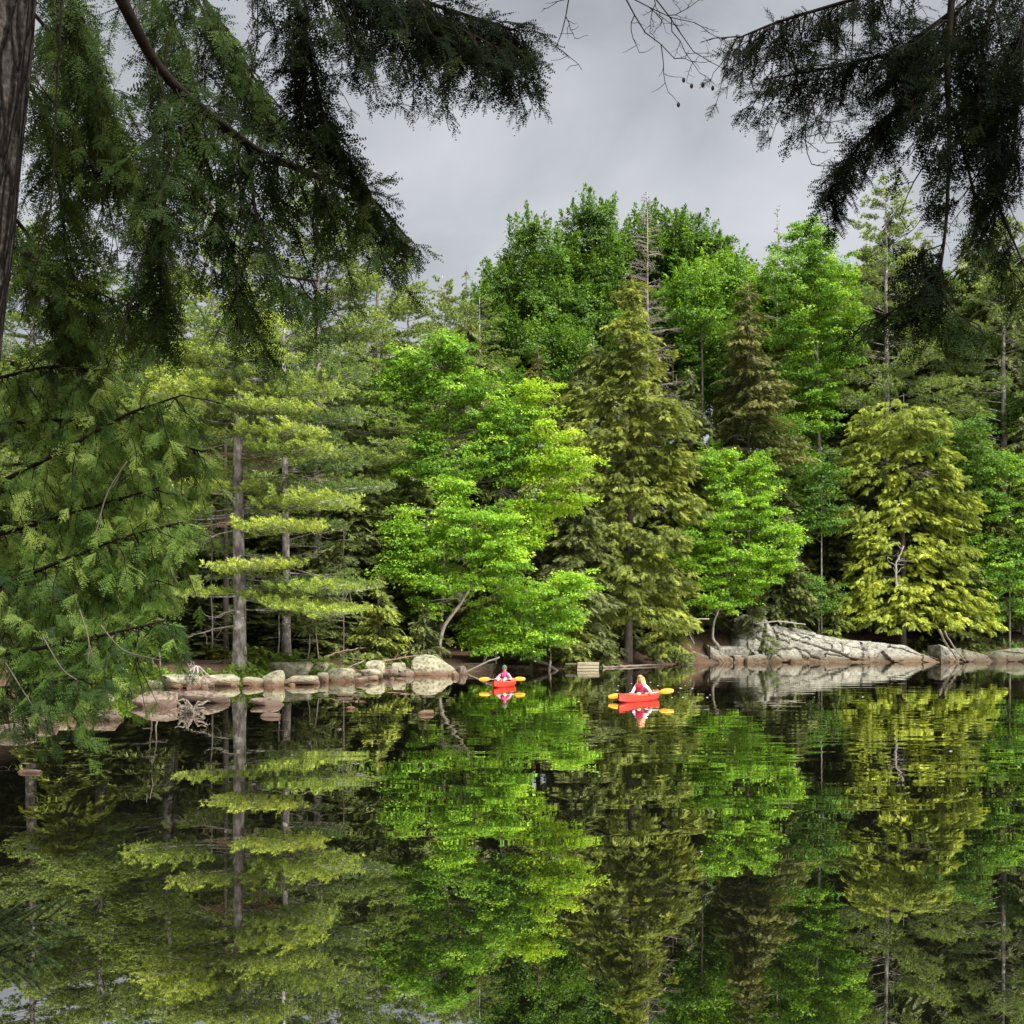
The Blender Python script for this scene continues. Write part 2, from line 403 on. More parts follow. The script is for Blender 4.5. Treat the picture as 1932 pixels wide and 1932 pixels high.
# still tannin-dark lake: strong mirror at grazing angles, patches of fine ripples
def water_mat():
    m, n, l, out = new_mat('lake_water')
    geo = n.new('ShaderNodeNewGeometry')
    def nzn(scale, detail, stretch, rough=0.5, dist=0.0):
        mpn = n.new('ShaderNodeMapping'); mpn.inputs['Scale'].default_value = stretch
        l.new(geo.outputs['Position'], mpn.inputs['Vector'])
        t = n.new('ShaderNodeTexNoise'); t.inputs['Scale'].default_value = scale; t.inputs['Detail'].default_value = detail
        t.inputs['Roughness'].default_value = rough; t.inputs['Distortion'].default_value = dist
        l.new(mpn.outputs[0], t.inputs['Vector'])
        return t
    w1 = nzn(1.0, 1.5, (0.38, 1.0, 1), 0.5, 0.5)       # short ripples
    w2 = nzn(0.33, 2, (0.35, 1.0, 1), 0.5, 0.3)       # slow swell
    pa = nzn(0.045, 2, (0.5, 1.4, 1), 0.5, 0.0)        # patches of breeze
    pr = n.new('ShaderNodeMapRange'); pr.inputs['From Min'].default_value = 0.38; pr.inputs['From Max'].default_value = 0.62
    pr.inputs['To Min'].default_value = 0.12; pr.inputs['To Max'].default_value = 1.0
    l.new(pa.outputs['Fac'], pr.inputs['Value'])
    sx = n.new('ShaderNodeSeparateXYZ'); l.new(geo.outputs['Position'], sx.inputs[0])
    gx = n.new('ShaderNodeMapRange'); gx.inputs['From Min'].default_value = -9.0; gx.inputs['From Max'].default_value = 3.0
    gx.inputs['To Min'].default_value = 0.10; gx.inputs['To Max'].default_value = 1.0
    l.new(sx.outputs['X'], gx.inputs['Value'])
    gy = n.new('ShaderNodeMapRange'); gy.inputs['From Min'].default_value = 8.0; gy.inputs['From Max'].default_value = 20.0
    gy.inputs['To Min'].default_value = 0.16; gy.inputs['To Max'].default_value = 1.0
    l.new(sx.outputs['Y'], gy.inputs['Value'])
    mu = n.new('ShaderNodeMath'); mu.operation = 'MULTIPLY'; l.new(pr.outputs[0], mu.inputs[0]); l.new(gx.outputs[0], mu.inputs[1])
    mu2 = n.new('ShaderNodeMath'); mu2.operation = 'MULTIPLY'; l.new(mu.outputs[0], mu2.inputs[0]); l.new(gy.outputs[0], mu2.inputs[1])
    h1 = n.new('ShaderNodeMath'); h1.operation = 'MULTIPLY'; l.new(w1.outputs['Fac'], h1.inputs[0]); l.new(mu2.outputs[0], h1.inputs[1])
    h2 = n.new('ShaderNodeMath'); h2.operation = 'MULTIPLY_ADD'; l.new(w2.outputs['Fac'], h2.inputs[0]); h2.inputs[1].default_value = 0.42; l.new(h1.outputs[0], h2.inputs[2])
    b = n.new('ShaderNodeBump'); b.inputs['Strength'].default_value = 1.0; b.inputs['Distance'].default_value = 0.0085
    l.new(h2.outputs[0], b.inputs['Height'])
    d = n.new('ShaderNodeBsdfDiffuse'); d.inputs['Color'].default_value = (0.0035, 0.0036, 0.0026, 1)
    g = n.new('ShaderNodeBsdfGlossy'); g.inputs['Roughness'].default_value = 0.0; g.inputs['Color'].default_value = (0.95, 0.94, 0.90, 1)
    l.new(b.outputs[0], g.inputs['Normal'])
    fr = n.new('ShaderNodeFresnel'); fr.inputs['IOR'].default_value = 1.33
    mr = n.new('ShaderNodeMapRange'); mr.inputs['From Min'].default_value = 0.02; mr.inputs['From Max'].default_value = 0.65
    mr.inputs['To Min'].default_value = 0.54; mr.inputs['To Max'].default_value = 0.86
    l.new(fr.outputs[0], mr.inputs['Value'])
    s = n.new('ShaderNodeMixShader'); l.new(mr.outputs[0], s.inputs['Fac']); l.new(d.outputs[0], s.inputs[1]); l.new(g.outputs[0], s.inputs[2])
    l.new(s.outputs[0], out.inputs['Surface'])
    return m
M['water'] = water_mat()

# ------------------------------------------------------------------ the lake and its banks
far_px = [(-700, 1372), (-250, 1352), (60, 1330), (230, 1306), (300, 1294), (450, 1290), (600, 1284), (780, 1271), (870, 1268), (1000, 1264), (1100, 1261),
          (1200, 1256), (1300, 1252), (1450, 1249), (1650, 1247), (1800, 1246), (2000, 1245), (2700, 1244)]
far_sh = [tuple(wat(*p)[:2]) for p in far_px]
lake = far_sh + [(150, 60), (140, 10), (60, -6), (14, 2.6), (6, 3.4), (2, 3.9), (-2.2, 4.0), (-3.3, 5.2), (-4.6, 8.0), (-9, 12), (-20, 15), (-34, 19)]
LK = np.array(lake)

def shore_dist(X, Y):
    """metres from the shoreline, positive on land"""
    P = np.stack([X, Y], -1)
    A, B = LK, np.roll(LK, -1, 0)
    best = np.full(X.shape, 1e9); inside = np.zeros(X.shape, bool)
    for a, b in zip(A, B):
        ab = b - a
        t = np.clip(((P - a) @ ab) / (ab @ ab), 0, 1)
        best = np.minimum(best, np.linalg.norm(P - a - t[..., None] * ab, axis=-1))
        c = ((a[1] > Y) != (b[1] > Y)) & (X < (b[0] - a[0]) * (Y - a[1]) / (b[1] - a[1] + 1e-12) + a[0])
        inside ^= c
    return np.where(inside, -best, best)

def sstep(x, a, b):
    t = np.clip((x - a) / (b - a), 0, 1)
    return t * t * (3 - 2 * t)

def lumps(X, Y):
    return (np.sin(X * 0.9 + 1.3 * np.sin(Y * 0.37)) * np.cos(Y * 0.8 + np.sin(X * 0.5)) * 0.5 + 0.5 * np.sin(X * 0.23 + 1) * np.sin(Y * 0.19 + X * 0.07))

def land(X, Y):
    X = np.asarray(X, float); Y = np.asarray(Y, float)
    s = shore_dist(X, Y)
    r = sstep(X, 4.0, 16.0)                                   # 0 flat west bank, 1 rocky east bank
    bank = (0.75 + 1.6 * r) * sstep(s, -0.3, 2.5 + 1.5 * r)
    hill0 = 15 - 9 * r
    up = np.clip(s - hill0, 0, None)
    hill = 26 * (1 - np.exp(-up * 0.40 / 26))
    far = np.where(Y > 20, 1.0, 0.0)
    z = far * (bank + 0.035 * np.clip(s, 0, 60) + hill) + (1 - far) * (0.45 * sstep(s, -0.2, 1.2) + 0.04 * np.clip(s, 0, 40))
    z = z + lumps(X, Y) * 0.16 * sstep(s, 0.2, 3)
    return np.where(s > 0, z, np.clip(0.35 * s, -2.5, 0) - 0.02)

def ground_z(x, y):
    return float(land(np.array([x]), np.array([y]))[0])

def build_ground():
    xs = np.concatenate([np.linspace(-900, -130, 12)[:-1], np.linspace(-130, -50, 40)[:-1], np.linspace(-50, 60, 84), np.linspace(60, 150, 45)[1:], np.linspace(150, 900, 12)[1:]])
    ys = np.concatenate([np.linspace(-300, -10, 12)[:-1], np.linspace(-10, 20, 31)[:-1], np.linspace(20, 130, 84), np.linspace(130, 230, 34)[1:], np.linspace(230, 1500, 14)[1:]])
    X, Y = np.meshgrid(xs, ys)
    Z = land(X, Y)
    g = Geo()
    nx, ny = len(xs), len(ys)
    i = (np.arange(ny - 1)[:, None] * nx + np.arange(nx - 1)[None, :]).ravel()
    F = np.concatenate([np.stack([i, i + 1, i + nx + 1], 1), np.stack([i, i + nx + 1, i + nx], 1)])
    g.add(np.stack([X, Y, Z], -1).reshape(-1, 3), F)
    tag(g.obj('ground', M['ground'], smooth=True), 'forest floor of rust brown needles rising from the lake shore', None, kind='structure')
build_ground()

gw = Geo()
gw.add([(-260, -40, 0), (300, -40, 0), (300, 260, 0), (-260, 260, 0)], [(0, 1, 2), (0, 2, 3)])
tag(gw.obj('water', M['water']), 'dark still lake water mirroring the forest', None, kind='structure')

# ------------------------------------------------------------------ tree builders
LEAF = (np.array([(0, 0.42, 0), (0, -0.42, 0), (1, 0, -0.15)], float), np.array([(0, 1, 2)]))

def dry(px, Y, s=0.7):
    """the first distance at or beyond Y where this picture column is on land"""
    while float(shore_dist(np.array([at(px, 1200, Y)[0]]), np.array([Y]))[0]) < s and Y < 200:
        Y += 0.3
    return Y

def tuft_template(k=9, w=0.16, seed=3):
    r = np.random.default_rng(seed)
    V, F = [], []
    for i in range(k):
        d = norm(np.array([0.75, 0, 0.35]) + r.normal(size=3) * 0.55)
        s = norm(np.cross(d, r.normal(size=3)))
        b = len(V)
        V += [tuple(s * w * 0.5), tuple(-s * w * 0.5), tuple(d * r.uniform(0.8, 1.1))]
        F.append((b, b + 1, b + 2))
    return np.array(V), np.array(F)
TUFT = [tuft_template(8, 0.30, s) for s in (3, 4, 5)]

def feather_template(pairs=6, seed=1, droop=0.35, lw=0.20, ll=0.52):
    """flat drooping conifer spray: narrow leaflets paired along a rib"""
    r = np.random.default_rng(seed)
    V, F = [], []
    def leaf(p, d, L, w):
        d = norm(d)
        s = norm(np.cross(d, (0.2 * r.normal(), 0.2 * r.normal(), 1))) * w
        b = len(V)
        V.extend([tuple(p + s), tuple(p - s), tuple(p + d * L)])
        F.append((b, b + 1, b + 2))
    for i in range(pairs):
        s = (i + 0.4) / (pairs + 0.2)
        p = np.array([s, 0, -droop * s * s])
        for sg in (-1, 1):
            L = ll * (1 - 0.5 * s) * r.uniform(0.8, 1.25)
            leaf(p, np.array([0.75, sg * 0.75, -0.25 + r.normal() * 0.3]), L, lw * r.uniform(0.8, 1.2) * 0.5)
    leaf(np.array([0.8, 0, -droop * 0.65]), np.array([1, 0, -0.5]), 0.36, lw * 0.5)
    return np.array(V), np.array(F)
FINE = [feather_template(5, s, 0.30, 0.17, 0.55) for s in (11, 12, 13)]
FEATHER = [feather_template(5, s, 0.35) for s in (1, 2, 3)]

def curve_pts(a, b, sag=0.0, n=5, wob=0.0):
    a, b = np.asarray(a, float), np.asarray(b, float)
    t = np.linspace(0, 1, n)[:, None]
    P = a + (b - a) * t
    P[:, 2] += sag * 4 * (t[:, 0] * (1 - t[:, 0]))
    if wob:
        P[1:-1] += rng.normal(size=(n - 2, 3)) * wob
    return P

def trunk_path(base, top, n=9, lean=0.0):
    t = np.linspace(0, 1, n)
    P = np.asarray(base, float)[None, :] + (np.asarray(top, float) - np.asarray(base, float))[None, :] * t[:, None]
    P[1:-1, 0] += rng.normal(size=n - 2) * lean
    P[1:-1, 1] += rng.normal(size=n - 2) * lean
    return P

def finish(name, base, label, cat, group, parts):
    """parts: (name, Geo, material, smooth) built in world coordinates, hung under an Empty at the base"""
    root = empty(name, base, label, cat, group)
    off = np.asarray(base, np.float32)
    for pn, g, mat, sm in parts:
        if not g.v: continue
        g.v = [v - off for v in g.v]
        g.obj(pn, mat, root, sm, kind='stuff' if pn in ('crown', 'foliage', 'dead_twigs', 'dead_foliage', 'bare_twigs', 'pale_twigs') else None)
    return root

# ---- broad-leaved tree: crown given as lobes (px, py, half width px, half height px) at a distance
def maple(label, lobes, Y, trunk_px, mat='maple_bright', leaf=0.19, dens=1.0, upright=0.0, tr=0.16, group='broad-leaved trees on the far bank', shift=0.0, bark='bark_maple', limbs=True, per=90):
    Y = dry(trunk_px[0][0], Y)
    k = ppm(Y)
    gl, gt = Geo(), Geo()
    tp = [at(x, y, Y + 0.2) for x, y in trunk_px]
    bx, by = tp[0][0], tp[0][1]
    base = np.array([bx, by, ground_z(bx, by) - 0.15])
    if base[2] < tp[0][2] - 0.3 or base[2] > tp[0][2] + 0.3:
        tp = [base] + [p for p in tp if p[2] > base[2] + 0.5]
    tp = np.array(tp)
    # smooth the trunk
    T = np.linspace(0, len(tp) - 1, max(7, 4 * len(tp)))
    tpp = np.stack([np.interp(T, np.arange(len(tp)), tp[:, i]) for i in range(3)], 1)
    tpp[1:-1] = (tpp[:-2] + 2 * tpp[1:-1] + tpp[2:]) / 4
    rad = tr * np.linspace(1.0, 0.28, len(tpp)); rad[0] *= 1.5
    gt.tube(tpp, rad, 8, 0.5)
    for (px, py, hw, hh) in lobes:
        dy = rng.uniform(-1, 1) * 0.25 * hw / k
        C = at(px, py, Y + dy + shift)
        rx, rz = hw / k, hh / k
        ry = 0.75 * rx
        n = int(max(9, dens * 17.5 * (rx * rz) ** 0.75 / max(leaf / 0.19, 0.6) ** 1.3))
        d = rand_dirs(n)
        rr = rng.random(n) ** 0.42 * (0.90 + 0.30 * np.sin(d[:, 0] * 5 + px) * np.cos(d[:, 2] * 6 + py))
        P = C + d * rr[:, None] * np.array([rx, ry, rz])
        tint0 = rng.normal(0.47, 0.21, n)
        crr = rng.uniform(0.40, 0.85, n) * (leaf / 0.19) ** 0.7
        # limbs from the trunk to the clumps
        if limbs:
            for q in range(0, n, 6):
                j = np.argmin(np.linalg.norm(tpp - (P[q] + np.array([0, 0, -0.9])), axis=1) + np.where(tpp[:, 2] > P[q][2] + 0.2, 4, 0))
                j = max(j, int(len(tpp) * 0.55))
                Q = curve_pts(tpp[j], P[q], 0.12, 5, 0.10)
                gt.tube(Q, np.linspace(0.034, 0.010, 5) * (tr / 0.16) ** 0.5, 3, 0.5, cap=False)
        for c in range(n):
            m = int(per * rng.uniform(0.7, 1.3))
            out = norm(d[c] * np.array([1, 1, 0.25 + upright]) + rng.normal(size=3) * 0.25)
            if upright and P[c][2] > C[2]:
                ax = norm(np.array([out[0] * 0.35, out[1] * 0.35, 1.0]))
                e = rng.uniform(-1, 1, m)
                L = ax * (e * crr[c] * 1.25)[:, None] + rng.normal(size=(m, 3)) * (0.28 * crr[c] * (1.15 - e))[:, None]
            else:
                rad_ = crr[c] * np.sqrt(rng.random(m)); an = rng.random(m) * 2 * math.pi
                L = np.stack([rad_ * np.cos(an), rad_ * np.sin(an), rng.normal(size=m) * 0.15 * crr[c] - 0.34 * rad_ ** 2], 1)
                L += out * (np.abs(L @ out) * 0.35)[:, None]
            D = norm(L + out * 0.4 * crr[c] + rng.normal(size=(m, 3)) * 0.35 * crr[c] + np.array([0, 0, -0.22 * crr[c]]))
            U = norm(np.array([0, -0.15, 1.0]) + rng.normal(size=(m, 3)) * 0.45)
            gl.inst(LEAF, P[c] + L, bases(D, U), 0.86 * leaf * rng.uniform(0.45, 1.3, m), np.clip(tint0[c] + rng.normal(0, 0.18, m), 0, 1))
    return finish('maple_tree', base, label, 'tree', group, [('trunk', gt, M[bark], True), ('crown', gl, M[mat], False)])

# ---- white pine: whorls of long flat boughs that carry plumes of needle tufts
def pine_bough(gl, gt, base, az, L, rise=0.05, f0=0.35, width=0.42, ts=0.17, dens=1.0, tint=0.5, r0=0.05, droop=0.0):
    n = 9
    s = np.linspace(0, 1, n)
    dirh = np.array([math.cos(az), math.sin(az), 0.0])
    wob = rng.normal() * 0.10
    P = base + dirh * (s * L)[:, None]
    side = np.array([-math.sin(az), math.cos(az), 0.0])
    P += side * (np.sin(s * 2.5) * wob * L)[:, None]
    P[:, 2] += L * (rise * s + 0.10 * s * s * (1 - droop * 2) - droop * s * 0.3)
    gt.tube(P, r0 * np.linspace(1, 0.22, n), 4, 0.5, cap=False)
    if f0 >= 1: return
    nb = max(4, int(L * (1 - f0) / 0.17))
    for i in range(nb):
        t = f0 + (1 - f0) * (i + rng.random()) / nb
        q = np.array([np.interp(t, s, P[:, j]) for j in range(3)])
        u = (t - f0) / (1 - f0)
        wl_ = width * L * (0.35 + 0.65 * math.sin(math.pi * min(1, 0.22 + 0.75 * u))) * rng.uniform(0.35, 1.15)
        q = q + np.array([0, 0, rng.normal() * 0.07])
        for sg in (-1, 1):
            dd = norm(dirh * rng.uniform(0.5, 0.9) + side * sg + np.array([0, 0, rng.normal() * 0.06 + 0.05]))
            e = q + dd * wl_
            m = max(2, int(wl_ / 0.148 * dens))
            tt = np.sort(rng.random(m)) ** 0.8
            K = q + (e - q) * tt[:, None] + rng.normal(size=(m, 3)) * np.array([0.06, 0.06, 0.05])
            K[:, 2] += 0.02 + ts * 0.7 * rng.random(m) ** 1.5
            D = norm(dd + np.array([0, 0, 0.55]) + rng.normal(size=(m, 3)) * 0.35)
            U = norm(np.array([0, 0, 1.0]) + rng.normal(size=(m, 3)) * 0.3)
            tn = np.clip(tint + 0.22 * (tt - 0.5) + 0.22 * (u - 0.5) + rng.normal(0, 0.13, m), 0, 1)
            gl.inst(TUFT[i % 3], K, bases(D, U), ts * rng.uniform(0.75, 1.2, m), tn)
            if i % 3 == 0:
                gt.tube(np.array([q, (q + e) / 2 + [0, 0, 0.02], e]), [0.014, 0.01, 0.005], 3, 0.5, cap=False)

def dead_bough(gd, base, az, L, rise=0.0, twigs=7, r0=0.03, fine=0.35):
    s = np.linspace(0, 1, 7)
    dirh = np.array([math.cos(az), math.sin(az), 0.0])
    P = base + dirh * (s * L)[:, None]
    P[:, 2] += L * (rise * s - 0.10 * s * s) + rng.normal(size=7) * 0.03 * L * s
    P[:, 0] += rng.normal(size=7) * 0.03 * L * s
    gd.tube(P, r0 * np.linspace(1, 0.25, 7), 4, 0.5, cap=False)
    for i in range(twigs):
        t = rng.uniform(0.25, 1)
        q = np.array([np.interp(t, s, P[:, j]) for j in range(3)])
        d = norm(dirh + rng.normal(size=3) * np.array([0.9, 0.9, 0.55]))
        e = q + d * L * fine * rng.uniform(0.4, 1.0)
        gd.tube(curve_pts(q, e, -0.03 * L, 4, 0.02 * L), np.linspace(0.011, 0.004, 4) * (r0 / 0.03), 3, 0.5, cap=False)

def pine(label, px, top_y, Y, R0=4.2, tr=0.28, clear=0.25, mat='pine_far', ts=0.17, whorl=0.85, per=4, group='white pines on the far bank', base_px=None, dens=1.0, tint=0.45, shape=0.75, twigs=True, lean=0.05, bark='bark_pine', rise=0.06):
    Y = dry(px if base_px is None else base_px, Y)
    top = at(px, top_y, Y)
    bx = top[0] if base_px is None else at(base_px, 1200, Y)[0]
    base = np.array([bx, Y, ground_z(bx, Y) - 0.2])
    H = top[2] - base[2]
    P = trunk_path(base, top, 12, lean)
    gl, gt, gd = Geo(), Geo(), Geo()
    s = np.linspace(0, 1, 12)
    rr = tr * (1 - s) ** 0.85 + 0.015; rr[0] *= 1.35
    gt.tube(P, rr, 10, 0.5)
    z = clear * H
    while z < H - 0.4:
        f = z / H
        h = (f - clear) / (1 - clear)
        c = np.array([np.interp(f, s, P[:, j]) for j in range(3)])
        Lm = R0 * (1 - h) ** shape * (0.6 + 0.4 * min(1, h * 5 + 0.3)) + 0.35
        for q in range(per):
            if rng.random() < 0.14: continue
            pine_bough(gl, gt, c + np.array([0, 0, rng.normal() * 0.15]), rng.random() * 2 * math.pi, Lm * rng.uniform(0.6, 1.12), rise + 0.35 * h * h, 0.30, 0.34, ts, dens, tint + rng.normal() * 0.08, 0.02 + 0.035 * (1 - h))
        z += whorl * rng.uniform(0.75, 1.25) * (0.75 + 0.3 * (1 - h))
    if twigs:
        for i in range(9):
            f = rng.uniform(0.08, clear + 0.25)
            c = np.array([np.interp(f, s, P[:, j]) for j in range(3)])
            dead_bough(gd, c, rng.random() * 6.28, rng.uniform(0.8, 2.2), 0.05)
    return finish('pine_tree', base, label, 'tree', group, [('trunk', gt, M[bark], True), ('crown', gl, M[mat], False), ('dead_twigs', gd, M['dead'], False)])

# ---- hemlock / spruce: cone of drooping feathery sprays
def hemlock(label, px, top_y, Y, R0=3.2, mat='hemlock', base_px=None, tr=0.22, clear=0.06, n=150, ss=0.55, shape=0.8, droop=0.42, group='hemlocks and spruces on the far bank', lean=0.05, dead=0, tint=0.48, extra=(), bark='bark_dark', ground=True, base_y=None, name='hemlock_tree', dens=1.0, tmpl=None):
    Y = dry(px if base_px is None else base_px, Y)
    top = at(px, top_y, Y)
    bx = top[0] if base_px is None else at(base_px, 1200, Y)[0]
    base = np.array([bx, Y, ground_z(bx, Y) - 0.2])
    H = top[2] - base[2]
    P = trunk_path(base, top, 10, lean)
    s = np.linspace(0, 1, 10)
    gl, gt, gd = Geo(), Geo(), Geo()
    rr = tr * (1 - s) + 0.015; rr[0] *= 1.3
    gt.tube(P, rr, 8, 0.5)
    ph = rng.random(4) * 6.28
    jobs = []
    for i in range(n):
        h = (i + rng.random()) / n
        h = h ** 1.15
        f = clear + (1 - clear) * h * 0.985
        az = rng.random() * 2 * math.pi
        lump = 0.82 + 0.24 * math.sin(2 * az + 7 * h + ph[0]) + 0.16 * math.sin(3 * az - 13 * h + ph[1]) + 0.12 * math.sin(19 * h + ph[2])
        L = R0 * ((1 - h) ** shape) * rng.uniform(0.62, 1.2) * lump + 0.22
        if lump < 0.62 and rng.random() < 0.45: continue
        jobs.append((f, az, L, rng.normal() * 0.12 + tint + 0.25 * (lump - 0.85)))
    for (f, az, L, tn) in list(jobs) + [(e[0], e[1], e[2], e[3]) for e in extra]:
        c = np.array([np.interp(f, s, P[:, j]) for j in range(3)])
        dirh = np.array([math.cos(az), math.sin(az), 0]); side = np.array([-math.sin(az), math.cos(az), 0])
        u = np.linspace(0, 1, 4)
        B = c + dirh * (u * L)[:, None]
        B[:, 2] += L * (0.22 * u - droop * u * u) * (1 + 0.2 * rng.normal())
        gt.tube(B, (0.012 + 0.010 * L) * np.linspace(1, 0.2, 4), 3, 0.5, cap=False)
        m = max(5, int(L / 0.075 * dens))
        t = 0.08 + 0.88 * (np.arange(m) + rng.random(m)) / m
        K = np.stack([np.interp(t, u, B[:, j]) for j in range(3)], 1)
        sg = np.where(np.arange(m) % 2 == 0, 1.0, -1.0) * rng.uniform(0.3, 1.0, m)
        spread = 0.30 * L * (1 - 0.55 * t)
        K += side * (sg * spread)[:, None]; K[:, 2] += rng.normal(size=m) * 0.07 - 0.05 * np.abs(sg)
        D = norm(dirh * 1.0 + side * (sg * 0.9)[:, None] + np.array([0, 0, -0.38]) + rng.normal(size=(m, 3)) * 0.28)
        U = norm(np.array([0, 0, 1.0]) + rng.normal(size=(m, 3)) * 0.3)
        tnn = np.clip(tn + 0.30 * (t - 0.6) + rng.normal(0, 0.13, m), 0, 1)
        sz = 0.98 * ss * rng.uniform(0.7, 1.2, m) * (0.55 + 0.45 * min(1, L / 1.2))
        for q in range(3):
            k = np.arange(q, m, 3)
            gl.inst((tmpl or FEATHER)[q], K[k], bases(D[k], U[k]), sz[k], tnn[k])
    for i in range(dead):
        f = rng.uniform(0.25, 0.98)
        c = np.array([np.interp(f, s, P[:, j]) for j in range(3)])
        dead_bough(gd, c, rng.random() * 6.28, R0 * (1 - f) * 0.9 + 0.4, 0.05, 5, 0.02)
    return finish(name, base, label, 'tree', group, [('trunk', gt, M[bark], True), ('crown', gl, M[mat], False), ('dead_twigs', gd, M['dead'], False)])

# ---- old hemlock with a ragged crown: lobes of drooping sprays (px, py, half width, half height, tint shift)
def ragged_hemlock(label, px, top_y, Y, base_px, lobes, mat, ss=0.46, dens=1.0, tr=0.3, per=15, group='hemlocks and spruces on the far bank'):
    Y = dry(base_px, Y)
    k = ppm(Y)
    top = at(px, top_y, Y)
    bx = at(base_px, 1200, Y)[0]
    base = np.array([bx, Y, ground_z(bx, Y) - 0.2])
    P = trunk_path(base, top, 12, 0.06)
    s = np.linspace(0, 1, 12)
    gl, gt, gd = Geo(), Geo(), Geo()
    rr = tr * (1 - s) + 0.02; rr[0] *= 1.3
    gt.tube(P, rr, 8, 0.5)
    H = top[2] - base[2]
    for (lx, ly, hw, hh, dt) in lobes:
        rx, rz = hw / k, hh / k
        C = at(lx, ly, Y - rng.uniform(0.1, 1.1) * rx * 0.8)
        n = int(max(8, dens * 24 * (rx * rz) ** 0.75))
        d = rand_dirs(n)
        K0 = C + d * (rng.random(n) ** 0.45)[:, None] * np.array([rx, rx * 0.9, rz])
        ax = np.array([np.interp((C[2] - base[2]) / H, s, P[:, j]) for j in range(3)])
        gt.tube(curve_pts(ax + [0, 0, -0.3], C, 0.3, 6, 0.05), np.linspace(0.06, 0.015, 6), 4, 0.5, cap=False)
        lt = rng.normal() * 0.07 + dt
        for c in range(n):
            out = K0[c] - ax; out[2] *= 0.15
            out = norm(out + rng.normal(size=3) * np.array([0.6, 0.6, 0.1]))
            if c % 4 == 0:
                gt.tube(np.array([C, (C + K0[c]) / 2 + [0, 0, 0.08], K0[c]]), [0.02, 0.013, 0.006], 3, 0.5, cap=False)
            sd = np.array([-out[1], out[0], 0])
            t = rng.random(per); w = rng.uniform(-1, 1, per)
            L = rng.uniform(0.7, 1.3)
            Q = K0[c] + out * ((t - 0.4) * L)[:, None] + sd * (w * 0.38 * L * (1 - 0.5 * t))[:, None]
            Q[:, 2] += -0.30 * L * t * t - 0.10 * np.abs(w) + rng.normal(size=per) * 0.06
            D = norm(out + sd * (w * 0.9)[:, None] + np.array([0, 0, -0.45]) + rng.normal(size=(per, 3)) * 0.35)
            U = norm(np.array([0, 0, 1.0]) + rng.normal(size=(per, 3)) * 0.35)
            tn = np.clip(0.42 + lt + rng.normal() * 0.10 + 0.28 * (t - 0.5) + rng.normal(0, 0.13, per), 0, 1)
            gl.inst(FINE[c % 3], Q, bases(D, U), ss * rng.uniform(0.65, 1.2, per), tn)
    for i in range(14):
        f = rng.uniform(0.1, 0.8)
        c = np.array([np.interp(f, s, P[:, j]) for j in range(3)])
        dead_bough(gd, c, rng.random() * 6.28, rng.uniform(1.5, 4.0), 0.05, 8, 0.03)
    return finish('hemlock_tree', base, label, 'tree', group, [('trunk', gt, M['bark_dark'], True), ('crown', gl, M[mat], False), ('dead_twigs', gd, M['dead'], False)])

def snag(label, px, top_y, Y, base_px=None, R0=2.2, n=90, tr=0.22, green=None, lo=0.25):
    Y = dry(px if base_px is None else base_px, Y)
    top = at(px, top_y, Y)
    bx = top[0] if base_px is None else at(base_px, 1200, Y)[0]
    base = np.array([bx, Y, ground_z(bx, Y) - 0.2])
    P = trunk_path(base, top, 10, 0.04)
    s = np.linspace(0, 1, 10)
    gt, gd = Geo(), Geo()
    rr = tr * (1 - s) + 0.03; gt.tube(P, rr, 8, 0.5)
    for i in range(n):
        f = lo + (1 - lo) * (i + rng.random()) / n
        c = np.array([np.interp(f, s, P[:, j]) for j in range(3)])
        h = (f - lo) / (1 - lo)
        dead_bough(gd, c, rng.random() * 6.28, R0 * (1 - h) ** 0.7 * rng.uniform(0.5, 1.1) + 0.25, 0.28, 13, 0.045, 0.5)
    return finish('dead_tree', base, label, 'tree', 'standing dead trees', [('trunk', gt, M['dead'], True), ('dead_twigs', gd, M['dead'], False)])

